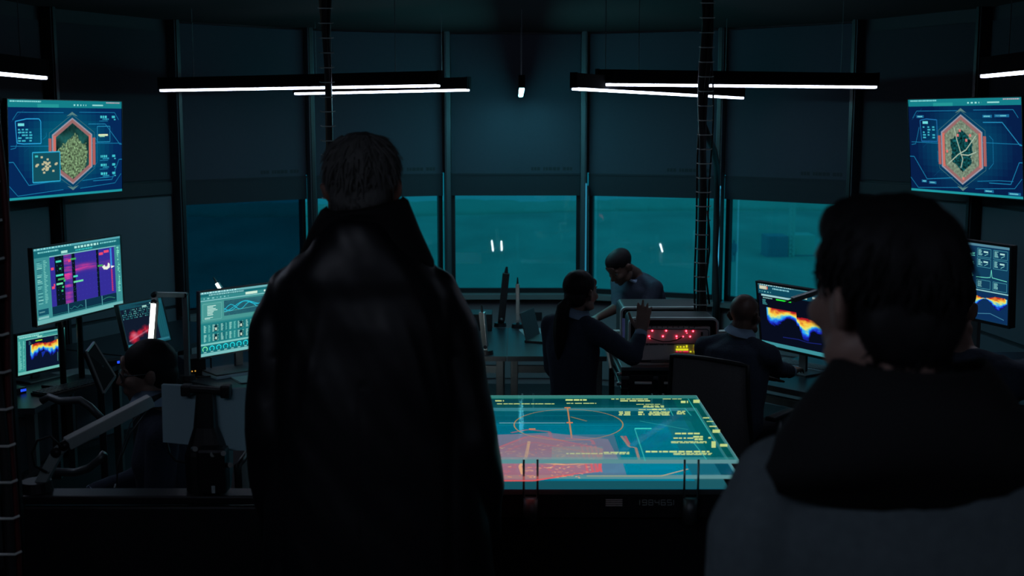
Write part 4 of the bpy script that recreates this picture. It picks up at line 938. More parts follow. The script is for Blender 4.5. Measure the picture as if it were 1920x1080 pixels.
# headset / cable tangle on the dials desk
q = atz(360, 700, DZ); t = thing('amplifier_box', 'small black box with handle and tiny green and amber lights near the dials desk', 'box', (q.x, q.y, DZ), math.radians(30))
b = B(); b.box((0,0,.055), (.14,.16,.11), None, .006); obj('body', b, MT['black'], t); tubeobj('handle', [(.08,-.05,.02),(.11,-.05,.02),(.11,-.05,.1),(.08,-.05,.1)], .006, 'blackm', t)
for dx, m in ((-.04,'led_grn'),(-.02,'led_amb'),(.0,'led_amb')): b = B(); b.box((dx,-.081,.03), (.007,.003,.007)); obj('status_light', b, MT[m], t)
q = atz(410, 708, DZ); b = B(); b.tube([(q.x-.22,q.y,DZ+.006),(q.x-.1,q.y-.03,DZ+.012),(q.x,q.y+.01,DZ+.008),(q.x+.02,q.y+.08,DZ+.03),(q.x-.03,q.y+.1,DZ+.008),(q.x-.15,q.y+.09,DZ+.006)], .005, 8); o = obj('desk_cable', b, MT['rubber'], smooth=True); tag(o, 'black cable curled on the desk below the dials monitor', 'cable')
q = atz(925, 620, DZ); t = prop_box('printer', 'small dark printer box at the left of the window desk', 'printer', (q.x-.11, q.y+.1, DZ), (.2, .24, .13), 0, 'black'); b = B(); b.box((0,-.121,.07), (.17,.004,.05)); obj('paper_slot', b, MT['blackm'], t)
q = atz(1019, 640, DZ); t = thing('laptop', 'half-open laptop seen edge-on behind the ponytailed woman', 'laptop', (q.x+.01, q.y+.05, DZ), math.radians(70)); b = B(); b.box((0,0,.009), (.30,.21,.018), None, .003); obj('base', b, MT['black'], t); b = B(); b.box((0,.115,.11), (.30,.008,.21), M.Rotation(-.25,3,'X'), .002); obj('lid', b, MT['case'], t)
# tilted field tablet on the left (dark screen seen at an angle)
tp_ = [at(162,660,5.9), at(176,642,6.1), at(216,706,6.0), at(194,738,5.8)]
t = thing('tablet_computer', 'rugged dark tablet standing tilted on a stand beside the seated woman', 'tablet', V((sum(p.x for p in tp_)/4, 5.95, 0)))
def quadslab(nm, P, m, th, par):
    n = (P[1]-P[0]).cross(P[3]-P[0]).normalized(); b = B(); f = b.bm; a = [f.verts.new(p) for p in P]; e = [f.verts.new(p+n*th) for p in P]
    f.faces.new(a); f.faces.new(e[::-1])
    for i in range(4): f.faces.new((a[i], e[i], e[(i+1) % 4], a[(i+1) % 4]))
    return obj(nm, b, MT[m], par, world=True)
quadslab('back_shell', tp_, 'matte', .02, t)
cc_ = sum(tp_, V())/4; quadslab('screen_glass', [cc_+(p-cc_)*.86+V((.0,-.012,.0)) for p in tp_], 'matte', .004, t)
for i in range(4):
    b = B(); b.beam(tp_[i], tp_[(i+1) % 4], .010, .010); obj('bumper', b, MT['alu' if i != 2 else 'alud'], t, world=True)
b = B(); b.cyl((0,0,.02), cc_-V((t.location.x, 5.95, 0)), .018, n=10); obj('stand_pole', b, MT['blackm'], t)
b = B(); b.cyl((0,0,0), (0,0,.03), .16, n=20); obj('stand_foot', b, MT['blackm'], t)
# monitor backs at lower left, on a clamp arm above the console
CY_ = 3.615
for (P, lab, side) in (([(308,719),(372,720),(372,822),(308,830)], 'grey back of the left panel of the twin monitor clamp', -1),):
    pass
t = thing('twin_monitor_mount', 'pair of grey monitor backs on a black clamp arm at the lower left', 'monitor mount', at(386, 930, CY_))
def backpanel(P, y):
    pts = [at(x, yy, y) for x, yy in P]; return quadslab('monitor_back', pts, 'shell', -.02, t)
backpanel([(306,719),(375,722),(372,800),(358,822),(346,831),(309,826)][:2]+[(374,832),(309,826)], CY_+.06)
backpanel([(396,728),(466,726),(468,842),(404,840)], CY_+.04)
b = B(); b.beam(at(343,728,CY_), at(432,734,CY_), .03, .022, bev=.006); b.box(at(350,731,CY_), (.03,.04,.035), None, .006); b.box(at(424,733,CY_), (.03,.04,.04), None, .006); obj('clamp_bar', b, MT['black'], t, world=True)
b = B(); b.loft([(at(386,736,CY_), (.028,0,0), (0,.02,0)), (at(386,800,CY_), (.036,0,0), (0,.025,0)), (at(388,850,CY_), (.065,0,0), (0,.04,0)), (at(390,932,CY_), (.06,0,0), (0,.04,0))], n=16, ex=4); obj('clamp_post', b, MT['black'], t, world=True)
b = B(); b.box(at(400,880,CY_-.06), (.09,.06,.14), None, .01); obj('control_block', b, MT['blackm'], t, world=True)
b = B(); b.box(at(400,918,CY_-.095), (.010,.004,.022)); obj('block_badge', b, MT['plate_txt'], t, world=True)
for x, y in ((395,852),(415,850),(428,872),(362,842)): b = B(); b.cyl(at(x,y,CY_-.05), at(x+4,y,CY_-.09), .008, n=10); obj('clamp_screw', b, MT['alu'], t, world=True)
b = B(); b.tube([at(312,828,CY_+.05), at(318,850,CY_+.02), at(330,864,CY_), at(352,868,CY_), at(365,860,CY_)], .004, 6); obj('monitor_cord', b, MT['rubber'], t, smooth=True, world=True)
# console parapet the mount stands on
pa, pb = at(38, 928, 3.55), at(488, 934, 3.55)
t = thing('control_console', 'dark waist-high console along the lower left of the picture', 'console', ((pa.x+pb.x)/2, 3.59, .59)); hh = pa.z-.59
b = B(); b.box((0, 0, hh/2-.02), (pb.x-pa.x, .06, hh-.04), None, .008); obj('cabinet', b, MT['black'], t)
b = B(); b.box((0, -.01, hh-.014), (pb.x-pa.x+.02, .085, .028), None, .006); obj('console_top', b, MT['blackm'], t)
# guard rail at the right edge
b = B(); b.tube([at(1788,722,3.3), at(1850,752,3.2), at(1920,790,3.1), at(2000,835,3.0)], .010, 8)
for px, py, yy in ((1850,752,3.2),(1990,830,3.0)): p = at(px, py, yy); b.cyl(p, (p.x, p.y, .59), .014, n=8)
o = obj('guard_rail', b, MT['alud']); tag(o, 'thin curved guard rail at the right edge in front of the seated person', 'railing')

# ------------------------------------------------------------------ people
def frame(fwd, up=V((0,0,1))):
    f = V(fwd).normalized(); r = f.cross(V(up)).normalized(); u = r.cross(f); return M((r, f, u)).transposed()
def hpt(C, R, s, p): return V(C)+R @ (V(p)*s)
def add_head(b, C, R, s, fem=False):
    e = lambda p, r, rot=None, n=18: b.ell(hpt(C, R, s, p), [k*s for k in r], (R @ rot) if rot else R, n)
    e((0,-.018,.034), (.075,.096,.084)); e((0,.022,-.02), (.066,.075,.085)); e((0,.034,-.058), (.052 if fem else .056,.058,.056)); e((0,.066,-.098), (.024,.024,.020))
    e((0,.076,.020), (.052,.022,.014)); e((0,.086,.048), (.046,.014,.03))
    for sx in (-1, 1):
        e((sx*.042,.064,-.028), (.024,.028,.024)); e((sx*.080,-.012,-.014), (.009,.021,.033), M.Rotation(sx*.30, 3, 'Z')); e((sx*.090,-.022,-.006), (.006,.017,.026), M.Rotation(sx*.5, 3, 'Z')); e((sx*.052,.01,-.075), (.022,.04,.026), M.Rotation(-.4, 3, 'X'))
        e((sx*.012,.104,-.036), (.009,.012,.009))
    b.cap(hpt(C,R,s,(0,.092,.012)), .009*s, hpt(C,R,s,(0,.116,-.03)), .0125*s, 10)
    e((0,.094,-.064), (.024,.011,.0065)); e((0,.091,-.075), (.021,.011,.007)); e((0,.086,-.055), (.02,.012,.02))
def add_hand(b, w_, d, pn, side, curl=.35, s=1.0, spread=.08, tdir=1):
    d = V(d).normalized(); pn = V(pn); pn = (pn-d*pn.dot(d)).normalized(); x = d.cross(pn)*side       # x points to the thumb side
    b.loft([(V(w_)-d*.01*s, x*.026*s, pn*.018*s), (V(w_)+d*.03*s, x*.036*s, pn*.017*s), (V(w_)+d*.075*s, x*.042*s, pn*.014*s), (V(w_)+d*.098*s, x*.040*s, pn*.010*s)], n=16, ex=2.6)
    for i, (off, L) in enumerate(((.030,.072),(.010,.082),(-.011,.077),(-.030,.060))):
        p = V(w_)+d*(.09-.004*abs(i-1))*s+x*off*s; dd = (d+x*spread*(1.5-i)).normalized(); ax = dd.cross(pn); cr = curl*(1+.12*i)
        for k, (fl, r0, r1) in enumerate(((.45,.0098,.009),(.30,.009,.0082),(.25,.0082,.0072))):
            ang = cr*(.7 if k == 0 else 1.0); dd = M.Rotation(ang, 3, ax) @ dd
            if k == 0 and dd.dot(pn) < 0: dd = M.Rotation(-2*ang, 3, ax) @ dd; ax = -ax
            q = p+dd*L*fl*s; b.cap(p, r0*s, q, r1*s, 10); p = q
    p = V(w_)+d*.022*s+x*.030*s; dd = (d*.62+x*.72+pn*.25).normalized()
    for L, r0, r1 in ((.040,.014,.0115),(.032,.0115,.010),(.026,.010,.0085)):
        q = p+dd*L*s; b.cap(p, r0*s, q, r1*s, 10); p = q; dd = (dd+d*.35+pn*.12).normalized()
def limb(b, pts, k=0.0, n=16): b.chain([(V(p), r+k) for p, r in pts], n)
def torso_rings(J, k=0.0):
    out = []
    for p, rx, ry, yaw in J['torso']:
        r = V((math.cos(yaw), math.sin(yaw), 0)); 
        ax = J.get('spine_dir', V((0,0,1))); f = V((0,0,1)).cross(r); f = (f-ax*f.dot(ax)).normalized()
        out.append((V(p), r*(rx+k), f*(ry+k)))
    return out
def person(label, J, skin, cloth='sweater', hair=None, vox=.0075, group=None, extra=None):
    root = V(J['root']); R = frame(J['hf'], J.get('hup', (0,0,1))); C = V(J['head']); s = J.get('hs', 1.0)
    b = B(); add_head(b, C, R, s, J.get('fem'))
    nb = V(J['neck']); b.cap(hpt(C,R,s,(0,-.030,-.05)), .056*s*(.88 if J.get('fem') else 1), nb, .060*s*(.9 if J.get('fem') else 1))
    b.loft(torso_rings(J, -.018), 24, 2.3)
    for sd in ('L', 'R'):
        S, E, W = [V(p) for p in J['arm'+sd]]
        limb(b, [(S,.052),(E,.040),(W,.026)]); hd = J['hand'+sd]
        add_hand(b, W, hd[0], hd[1], hd[2], hd[3] if len(hd) > 3 else .35, J.get('hands', 1.0))
        H_, K, A = [V(p) for p in J['leg'+sd]]; limb(b, [(H_,.082),(K,.055),(A,.038)])
        ff = V((*J['f'], 0)); b.ell(A+ff*.07-V((0,0,.035)), (.042,.042,.034)); b.cap(A-V((0,0,.03)), .034, A+ff*.13-V((0,0,.045)), .026)
        b.cap(nb-V((0,0,.03)), .055, S, .05)
    me = remesh(b, vox, 2); me.transform(M.Translation(-root))
    o = obj('person', me, MT[skin], loc=root); tag(o, label, 'person', group); WM[o.name] = M.Translation(root)
    # eyes and brows
    for sx in (-1, 1):
        e = B(); e.ell(hpt(C,R,s,(sx*.032,.0765,.002)), (.013*s,)*3, n=12); ey = obj('eye', e, MT['eye'], o, True, world=True)
        e = B(); e.ell(hpt(C,R,s,(sx*.032,.0865,.001)), (.006*s,.005*s,.006*s), R, 10); obj('iris', e, MT['iris'], ey, True); bpy.data.objects
        e = B(); e.cap(hpt(C,R,s,(sx*.014,.094,.020)), .0035*s, hpt(C,R,s,(sx*.048,.082,.024)), .0026*s, 8); obj('eyebrow', e, MT['hairb'], o, True, world=True)
    for ob in o.children:
        for g in ob.children: g.data.transform(M.Translation(-root))
    # clothes
    if cloth:
        c = B(); kk = J.get('ck', .012); c.loft(torso_rings(J, kk*.3), 28, 2.4)
        for sd in ('L', 'R'):
            S, E, W = [V(p) for p in J['arm'+sd]]; We = W+(E-W)*J.get('cuff', .10)
            c.cap(nb-V((0,0,.045)), .066, S, .062); limb(c, [(S,.064),(S*.5+E*.5,.058),(E,.053),(We,.039)])
        me = remesh(c, .010, 6); fr = J.get('fold', .004)
        displace(me, lambda p: fr*(N.noise(V((p.x*16, p.y*16, p.z*7)))+.6*N.noise(V((p.x*34+5, p.y*34, p.z*16)))))
        obj(cloth if cloth != 'sweater' else 'sweater', me, MT[cloth], o, True, world=True)
        # shirt collar and cuffs
        if J.get('shirt', True):
            up = (hpt(C,R,s,(0,-.02,-.06))-nb).normalized(); r = frame(V((*J['f'],0)), up); g = B(); n = 26; A_, Bq, C_ = [], [], []
            for k in range(n):
                a = math.radians(96+348*k/(n-1)-6); dv = r @ V((math.cos(a), math.sin(a), 0)); rad = .064*s*J.get('colk', 1.0)
                p0 = nb+up*.012+dv*(rad+.012); p1 = nb+up*.055*J.get('colk', 1.0)+dv*(rad-.002); p2 = nb+up*.012+dv*(rad+.026)
                A_.append(g.bm.verts.new(p0)); Bq.append(g.bm.verts.new(p1)); C_.append(g.bm.verts.new(p2))
            for k in range(n-1): g.bm.faces.new((A_[k],A_[k+1],Bq[k+1],Bq[k])); g.bm.faces.new((Bq[k],Bq[k+1],C_[k+1],C_[k]))
            obj('shirt_collar', g, MT['shirt'], o, True, world=True)
            for sd in ('L', 'R'):
                S, E, W = [V(p) for p in J['arm'+sd]]; q0 = W+(E-W)*.02; q1 = W+(E-W)*(J.get('cuff', .10)+.03); g = B(); g.cyl(q0, q1, .034, .038, 18); obj('shirt_cuff', g, MT['shirt'], o, True, world=True)
    t = B()
    for sd in ('L', 'R'):
        H_, K, A = [V(p) for p in J['leg'+sd]]; limb(t, [(H_,.098),(K,.072),(A+(K-A)*.08,.058)])
    p0, rx, ry, yw = J['torso'][0]; rr = torso_rings(J, .004)
    t.loft([(rr[0][0]-V((0,0,.06)), rr[0][1]*.9, rr[0][2]*.9), (rr[0][0]+V((0,0,.02)), rr[0][1], rr[0][2]), (rr[1][0], rr[1][1]*.95, rr[1][2]*.95)], 24, 2.3)
    me = remesh(t, .014, 4); obj('trousers', me, MT['trousers'], o, True, world=True)
    for sd in ('L', 'R'):
        A = V(J['leg'+sd][2]); ff = V((*J['f'], 0)); h_ = B(); h_.cap(A-V((0,0,.035)), .046, A+ff*.14-V((0,0,.05)), .036); h_.box(A+ff*.05-V((0,0,.082)), (.075,.075,.02)); obj('shoe', remesh(h_, .012, 3), MT['shoe'], o, True, world=True)
    return o, R, C, s
def hair_cap(o, R, C, s, m, parts, vox=.007, amp=.002, st=(60,60,18)):
    b = B()
    for p, r in parts: b.ell(hpt(C,R,s,p), [k*s for k in r], R, 24)
    me = remesh(b, vox, 2); displace(me, lambda p: amp*(N.noise(V((p.x*st[0], p.y*st[1], p.z*st[2])))+.5*N.noise(V((p.x*st[0]*2, p.y*st[1]*2, p.z*st[2]*2)))))
    return obj('hair', me, m, o, True, world=True)
def hair_clumps(o, R, C, s, m, n, length, base, seed=1, wid=.0075, low=-.08):
    r = random.Random(seed); b = B(); f = b.bm
    crown = V((.01,-.05,.118))
    for i in range(n):
        th = r.uniform(0, 2*math.pi); z = r.uniform(low, .115); cz = (z-.035)/.092
        if abs(cz) > 1: cz = max(-1, min(1, cz))
        k = math.sqrt(max(.02, 1-cz*cz))
        if z < -.015 and math.sin(th) < -.25: k = max(k, .80+.1*(z+.085)/.07)
        p = V((.083*k*math.cos(th), -.018+.103*k*math.sin(th), z))
        if p.y > .045 and p.z < .055: continue
        if abs(p.x) > .05 and p.y > -.045 and p.z < .012: continue
        out = V((p.x, p.y+.018, (p.z-.034)*.9)).normalized(); dn = (p-crown); dn = (dn-out*dn.dot(out)); dn = dn.normalized() if dn.length > 1e-3 else V((0,-1,0))
        dn = (dn+V((r.uniform(-.35,.35), r.uniform(-.35,.35), r.uniform(-.1,.1)))).normalized(); sd = out.cross(dn).normalized()
        L = length*r.uniform(.6, 1.2); pr = []
        for j in range(5):
            t_ = j/4; q = p+out*(base*(.2+1.1*t_*(1-t_)*2)+.002)+dn*L*t_-out*(.35*L*L*t_*t_/.1*.9); w_ = wid*(1-t_*.85)*r.uniform(.8,1.2)
            pr.append([f.verts.new(hpt(C,R,s,q+sd*w_)), f.verts.new(hpt(C,R,s,q+out*w_*.7)), f.verts.new(hpt(C,R,s,q-sd*w_))])
        for a, e in zip(pr, pr[1:]):
            for k2 in range(3): f.faces.new((a[k2], a[(k2+1) % 3], e[(k2+1) % 3], e[k2]))
    h = obj('hair_locks', b, m, o, True, world=True); h['kind'] = 'stuff'; return h

def standing_legs(x, y, z0, f, hipz, sep=.1, step=0):
    r = V((f[1], -f[0], 0)); ff = V((*f, 0)); out = {}
    for nm, sg in (('L', -1), ('R', 1)):
        out['leg'+nm] = (V((x, y, hipz))+r*sg*.09, V((x, y, z0+(hipz-z0)*.53))+r*sg*sep+ff*(.02+step*sg), V((x, y, z0+.09))+r*sg*sep+ff*step*sg)
    return out
def seated_legs(x, y, z0, f, hipz, thigh=.42, sep=.12):
    r = V((f[1], -f[0], 0)); ff = V((*f, 0)); out = {}
    for nm, sg in (('L', -1), ('R', 1)):
        K = V((x, y, hipz+.01))+r*sg*sep*1.1+ff*thigh; out['leg'+nm] = (V((x, y, hipz))+r*sg*.085, K, V((K.x, K.y, max(z0+.09, hipz-.42)))-ff*.04)
    return out

# --- man in the long coat, seen from behind
Y1 = 2.86; PZ = .59
bx, by = -.357, Y1
J = dict(root=(bx, by, PZ), f=(0,1), hf=(.10,1,-.06), head=(-.363, Y1+.02, 2.345), hs=1.0, neck=(-.36, Y1-.02, 2.155),
    torso=[((bx,by,1.50),.17,.12,0),((bx,by,1.70),.155,.11,0),((bx,by,1.92),.185,.12,0),((bx,by-.01,2.06),.17,.10,0),((bx,by-.01,2.12),.08,.075,0)],
    armL=((bx-.19,by,2.05),(bx-.245,by-.01,1.76),(bx-.215,by+.14,1.53)), armR=((bx+.19,by,2.05),(bx+.255,by-.02,1.76),(bx+.245,by+.13,1.53)),
    handL=((.2,.6,-.75),(1,.2,0),-1,.6), handR=((-.2,.6,-.75),(-1,.2,0),1,.6), shirt=False, ck=.012, **standing_legs(bx, by, PZ, (0,1), 1.48))
o, R, C, s = person('tall dark-haired man in a long black coat with upturned collar, seen from behind', J, 'skin_light', None)
hair_cap(o, R, C, s, MT['hair'], [((0,-.024,.042),(.080,.100,.085)), ((0,-.058,-.02),(.068,.055,.062)), ((0,.03,.085),(.06,.06,.04))], amp=.0035)
hair_clumps(o, R, C, s, MT['hair'], 1300, .042, .003, 3, .0045, low=-.085)
c = B()
X = lambda px, y: at(px, y, by).x
def ring(py, l, r_, d, off=0): z = at(700, py, by).z; return ((.5*(X(l,py)+X(r_,py)), by+off, z), (.5*(X(r_,py)-X(l,py)),0,0), (0,d,0))
c.loft([ring(1300,478,955,.17), ring(1120,486,935,.17), ring(940,500,912,.17), ring(820,508,890,.165), ring(700,516,872,.16), ring(600,522,858,.155), ring(545,512,850,.145), ring(515,526,830,.138,-.01), ring(485,552,806,.130,-.015), ring(458,580,778,.124,-.016), ring(432,600,756,.116,-.018), ring(408,616,742,.106,-.018)], 36, 2.5)
for sd, pts in ((-1, [(552,552,.070),(526,625,.075),(515,715,.066),(513,800,.067),(511,900,.064),(520,1010,.055)]), (1, [(808,552,.072),(840,624,.076),(861,720,.068),(880,820,.072),(893,920,.072),(895,1020,.06)])):
    ys = [0,0,-.01,-.02,.03,.10]
    limb(c, [(V((at(px,py,by).x, by+yy, at(px,py,by).z)), r) for (px,py,r), yy in zip(pts, ys)], 0, 20)
me = remesh(c, .009, 7)
def coatfold(p):
    x, z = p.x-bx, p.z
    a = .007*N.noise(V((x*9+z*5, p.y*6, z*4)))+.0035*N.noise(V((x*24+z*10, p.y*12, z*9)))
    for (x0, sl, ph) in ((.10,.25,0),(.155,.18,1),(.06,.3,2),(-.09,-.22,3),(-.15,-.15,4)):
        dxx = x-(x0+sl*(2.05-z)); a += .0055*math.exp(-(dxx/.014)**2)*max(0, 1-abs(z-1.93)/.17)
    if abs(abs(x)-.205) < .03 and z < 1.95: a -= .006*math.exp(-((abs(x)-.208)/.012)**2)
    a -= .004*math.exp(-(x/.004)**2)*(z < 1.9)
    return a
displace(me, coatfold); coat = obj('coat', me, MT['coat'], o, True, world=True)
g = B(); n = 44; rows = []
for j, (zz, rx, ry, dy) in enumerate(((2.115,.165,.135,-.005),(2.165,.150,.118,-.01),(2.225,.118,.108,-.012),(2.285,.096,.10,-.016),(2.312,.090,.098,-.022),(2.302,.103,.108,-.026),(2.24,.130,.124,-.02),(2.165,.163,.140,-.012))):
    row = []
    for k in range(n):
        a = math.radians(-90-158+316*k/(n-1)); lift = .022*max(0, -math.sin(a))*(j in (3,4,5)); tilt = .012*math.cos(a)*(j in (3,4,5))
        bk = max(0, -math.sin(a))**1.5; kx = (.0, .0, .0, 0, 0, 0, .045, .10)[j]*bk; sh = 1-(.0, 0, 0, 0, 0, 0, .16, .33)[j]*bk
        row.append(g.bm.verts.new((bx+.0+rx*math.cos(a), by+dy+ry*sh*math.sin(a), zz+kx-lift*.6+tilt-(.05*max(0, math.sin(a)) if j in (3,4,5) else 0))))
    rows.append(row)
for a, e in zip(rows, rows[1:]):
    for k in range(n-1): g.bm.faces.new((a[k], a[k+1], e[k+1], e[k]))
for k in range(n-1): g.bm.faces.new((rows[-1][k], rows[-1][k+1], rows[0][k+1], rows[0][k]))
for k in (0, n-1): g.bm.faces.new([r_[k] for r_ in rows])
me = g.mesh('coat_collar', True); displace(me, lambda p: .003*N.noise(p*18)); obj('coat_collar', me, MT['collar'], o, True, world=True)

# --- blurred man at the right, seen from behind
Y2 = 1.53; bx, by = .515, Y2
J = dict(root=(bx, by, PZ), f=(0,1), hf=(-.42,1,-.05), head=(.478, Y2+.02, 2.276), hs=.985, neck=(.49, Y2-.02, 2.09),
    torso=[((bx,by,1.44),.17,.12,0),((bx,by,1.62),.155,.11,0),((bx,by,1.85),.19,.12,0),((bx,by-.01,2.0),.17,.10,0),((bx,by-.01,2.06),.08,.075,0)],
    armL=((bx-.19,by,1.985),(bx-.24,by,1.70),(bx-.2,by+.13,1.47)), armR=((bx+.19,by,1.985),(bx+.24,by,1.70),(bx+.2,by+.13,1.47)),
    handL=((.1,.6,-.75),(1,.2,0),-1,.5), handR=((-.1,.6,-.75),(-1,.2,0),1,.5), shirt=False, **standing_legs(bx, by, PZ, (0,1), 1.42))
o, R, C, s = person('dark-haired man in a charcoal jacket, blurred in the right foreground, seen from behind', J, 'skin_mid', None)
hair_cap(o, R, C, s, MT['hairb'], [((0,-.024,.044),(.088,.104,.090)), ((0,-.056,-.03),(.074,.058,.07)), ((0,.04,.085),(.06,.06,.045))], amp=.003)
hair_clumps(o, R, C, s, MT['hairb'], 1100, .038, .003, 5, .0045, low=-.09)
c = B()
def ring2(py, l, r_, d, off=0): z = at(1700, py, by).z; return ((.5*(at(l,py,by).x+at(r_,py,by).x), by+off, z), (.5*(at(r_,py,by).x-at(l,py,by).x),0,0), (0,d,0))
c.loft([ring2(1500,1430,2020,.15), ring2(1200,1430,2010,.155), ring2(1000,1440,2000,.15), ring2(900,1462,1980,.14), ring2(830,1490,1950,.125), ring2(775,1526,1900,.118), ring2(730,1560,1858,.108,-.004), ring2(700,1584,1834,.095,-.004)], 36, 2.4)
limb(c, [(at(1462,900,by),.062),(at(1425,1010,by),.068),(at(1405,1150,by),.062),(at(1405,1300,by),.06)], 0, 20); limb(c, [(at(1975,900,by),.062),(at(2015,1010,by),.068),(at(2030,1150,by),.062),(at(2030,1300,by),.06)], 0, 20)
me = remesh(c, .009, 8); displace(me, lambda p: .006*N.noise(V((p.x*10, p.y*8, p.z*6)))+.003*N.noise(V((p.x*26, p.y*20, p.z*18)))); obj('jacket', me, MT['jacket'], o, True, world=True)
g = B(); n = 40; rows = []
cxx, cyy = .506, by-.015
for j, (zz, rx, ry, up_, shr) in enumerate(((2.03,.185,.12,0,0),(2.09,.135,.108,0,0),(2.165,.096,.097,0,0),(2.20,.088,.093,0,0),(2.197,.097,.102,0,0),(2.14,.138,.128,.02,.03),(2.055,.190,.146,.065,.09))):
    row = []
    for k in range(n):
        a = math.radians(-250+320*k/(n-1)); bk = max(0, -math.sin(a))**1.5
        row.append(g.bm.verts.new((cxx+rx*math.cos(a), cyy+ry*(1-shr*bk)*math.sin(a)-.004*j*(j < 4), zz+up_*bk-.03*max(0, math.sin(a)))))
    rows.append(row)
for a, e in zip(rows, rows[1:]+rows[:1]):
    for k in range(n-1): g.bm.faces.new((a[k], a[k+1], e[k+1], e[k]))
for k in (0, n-1): g.bm.faces.new([r_[k] for r_ in rows])
obj('jacket_collar', g, MT['collar'], o, True, world=True)

# --- ponytailed woman gesturing at the radio
Yw = 6.5; hc = at(1090, 547, Yw); f = V((.66,.75,0)).normalized(); r = V((f.y,-f.x,0)); yaw = math.atan2(r.y, r.x)
nk = at(1077, 590, Yw+.0); bx = nk.x-.005
P3 = lambda px, py, Y: at(px, py, Y)
J = dict(root=(bx, Yw, 0), f=(f.x,f.y), hf=(f.x,f.y,-.02), head=hc, hs=.97, fem=True, neck=nk,
    torso=[((bx+.01,Yw,nk.z-.60),.155,.115,yaw),((bx+.0,Yw,nk.z-.42),.125,.10,yaw),((bx,Yw,nk.z-.20),.155,.11,yaw),((bx,Yw,nk.z-.06),.14,.085,yaw),((bx,Yw,nk.z-.01),.07,.065,yaw)],
    armR=(V((bx,Yw,nk.z-.075))+r*.155, P3(1188,670,Yw-.13), P3(1201,628,Yw-.02)), armL=(V((bx,Yw,nk.z-.075))-r*.155, P3(1037,688,Yw+.12), P3(1058,720,Yw+.26)),
    handR=((.10,.05,1),(.25,.75,.0),1,.12), handL=((.6,.5,-.3),(.5,-.6,0),-1,.4), fold=.004, cuff=.22, **standing_legs(bx, Yw, 0, (f.x,f.y), .86))
J['armR'] = (J['armR'][0], P3(1186,668,Yw-.16), P3(1203,622,Yw-.06))
o, R, C, s = person('woman with a long black ponytail and navy sweater raising her hand at the radio', J, 'skin_mid', 'sweater')
hair_cap(o, R, C, s, MT['hairb'], [((0,-.026,.040),(.083,.102,.088)), ((0,-.055,-.025),(.070,.055,.062)), ((0,-.10,-.03),(.036,.032,.036))], amp=.0012)
b = B(); tl = [hpt(C,R,s,p) for p in ((0,-.11,-.03),(-.02,-.135,-.08),(-.03,-.14,-.15),(-.04,-.135,-.24),(-.045,-.125,-.33),(-.045,-.12,-.40))]
b.tube(tl, [.024,.036,.040,.040,.032,.008], 14); me = remesh(b, .008, 2); displace(me, lambda p: .004*N.noise(V((p.x*50, p.y*50, p.z*6)))); obj('ponytail', me, MT['hairb'], o, True, world=True)

# --- man leaning at the back
Yk = 8.5; hc = at(1163, 500, Yk-.12); f = V((-.80,-.60,0)).normalized(); r = V((f.y,-f.x,0)); yaw = math.atan2(r.y, r.x)
nk = at(1190, 516, Yk); pel = at(1213, 640, Yk+.12); md = nk*.5+pel*.5
sd_ = (nk-pel).normalized()
J = dict(root=(pel.x, Yk+.12, 0), f=(f.x,f.y), hf=(f.x,f.y,-.75), hup=(f.x*.6,f.y*.6,.8), head=hc, hs=.98, neck=nk, colk=1.2, spine_dir=sd_,
    torso=[(pel,.165,.145,yaw),(pel*.7+nk*.3,.17,.145,yaw),(pel*.35+nk*.65,.20,.155,yaw),(pel*.13+nk*.87,.185,.125,yaw),(nk,.075,.07,yaw)],
    armR=(nk-sd_*.07+r*.185, at(1160,575,Yk-.15), at(1120,596,Yk-.35)), armL=(nk-sd_*.08-r*.19, at(1212,588,Yk-.22), at(1182,612,Yk-.40)),
    handR=((-1,-.5,-.2),(0,0,-1),1,.3), handL=((-1,-.5,-.2),(0,0,-1),-1,.3), cuff=.95, **standing_legs(pel.x, Yk+.12, 0, (f.x,f.y), pel.z-.02))
J['cuff'] = .80
o, R, C, s = person('short-haired man in a navy sweater leaning forward in front of the window', J, 'skin_dark', 'sweater')
for ch_ in list(o.children):
    if ch_.name.startswith('shirt_cuff'): bpy.data.objects.remove(ch_)
hair_cap(o, R, C, s, MT['hairb'], [((0,-.022,.044),(.079,.097,.083)), ((0,.01,.07),(.068,.085,.06))], amp=.001)

# --- bald man seated at the right desk
Yd = 6.45; hc = at(1397, 590, Yd); f = V((.62,.78,0)).normalized(); r = V((f.y,-f.x,0)); yaw = math.atan2(r.y, r.x)
nk = at(1386, 628, Yd-.02); bx, byy = nk.x-.02, nk.y-.03; sz = nk.z-.60
J = dict(root=(bx, byy, 0), f=(f.x,f.y), hf=(f.x,f.y,-.08), head=hc, hs=.96, neck=nk,
    torso=[((bx-f.x*.03,byy-f.y*.03,sz+.03),.17,.13,yaw),((bx-f.x*.03,byy-f.y*.03,sz+.2),.165,.125,yaw),((bx-f.x*.01,byy-f.y*.01,nk.z-.2),.185,.13,yaw),((bx,byy,nk.z-.07),.17,.10,yaw),((nk.x,nk.y,nk.z-.01),.07,.065,yaw)],
    armR=(V((bx,byy,nk.z-.085))+r*.19, at(1452,690,Yd+.0), at(1484,697,Yd+.42)), armL=(V((bx,byy,nk.z-.085))-r*.19, V((bx,byy,nk.z-.33))-r*.20+f*.10, V((bx,byy,nk.z-.30))-r*.02+f*.36),
    handR=((.5,.9,.05),(0,0,-1),1,.3), handL=((.6,.8,.05),(0,0,-1),-1,.3), cuff=.12, **seated_legs(bx-f.x*.03, byy-f.y*.03, 0, (f.x,f.y), sz+.04))
o, R, C, s = person('bald man in a navy sweater seated with his back turned at the right desk', J, 'skin_dark', 'sweater')
ch0 = office_chair('mesh-backed office chair under the bald man', (bx-f.x*.04, byy-f.y*.04, 0), face_rot((f.x,f.y)), sz-.03, .50, .24)

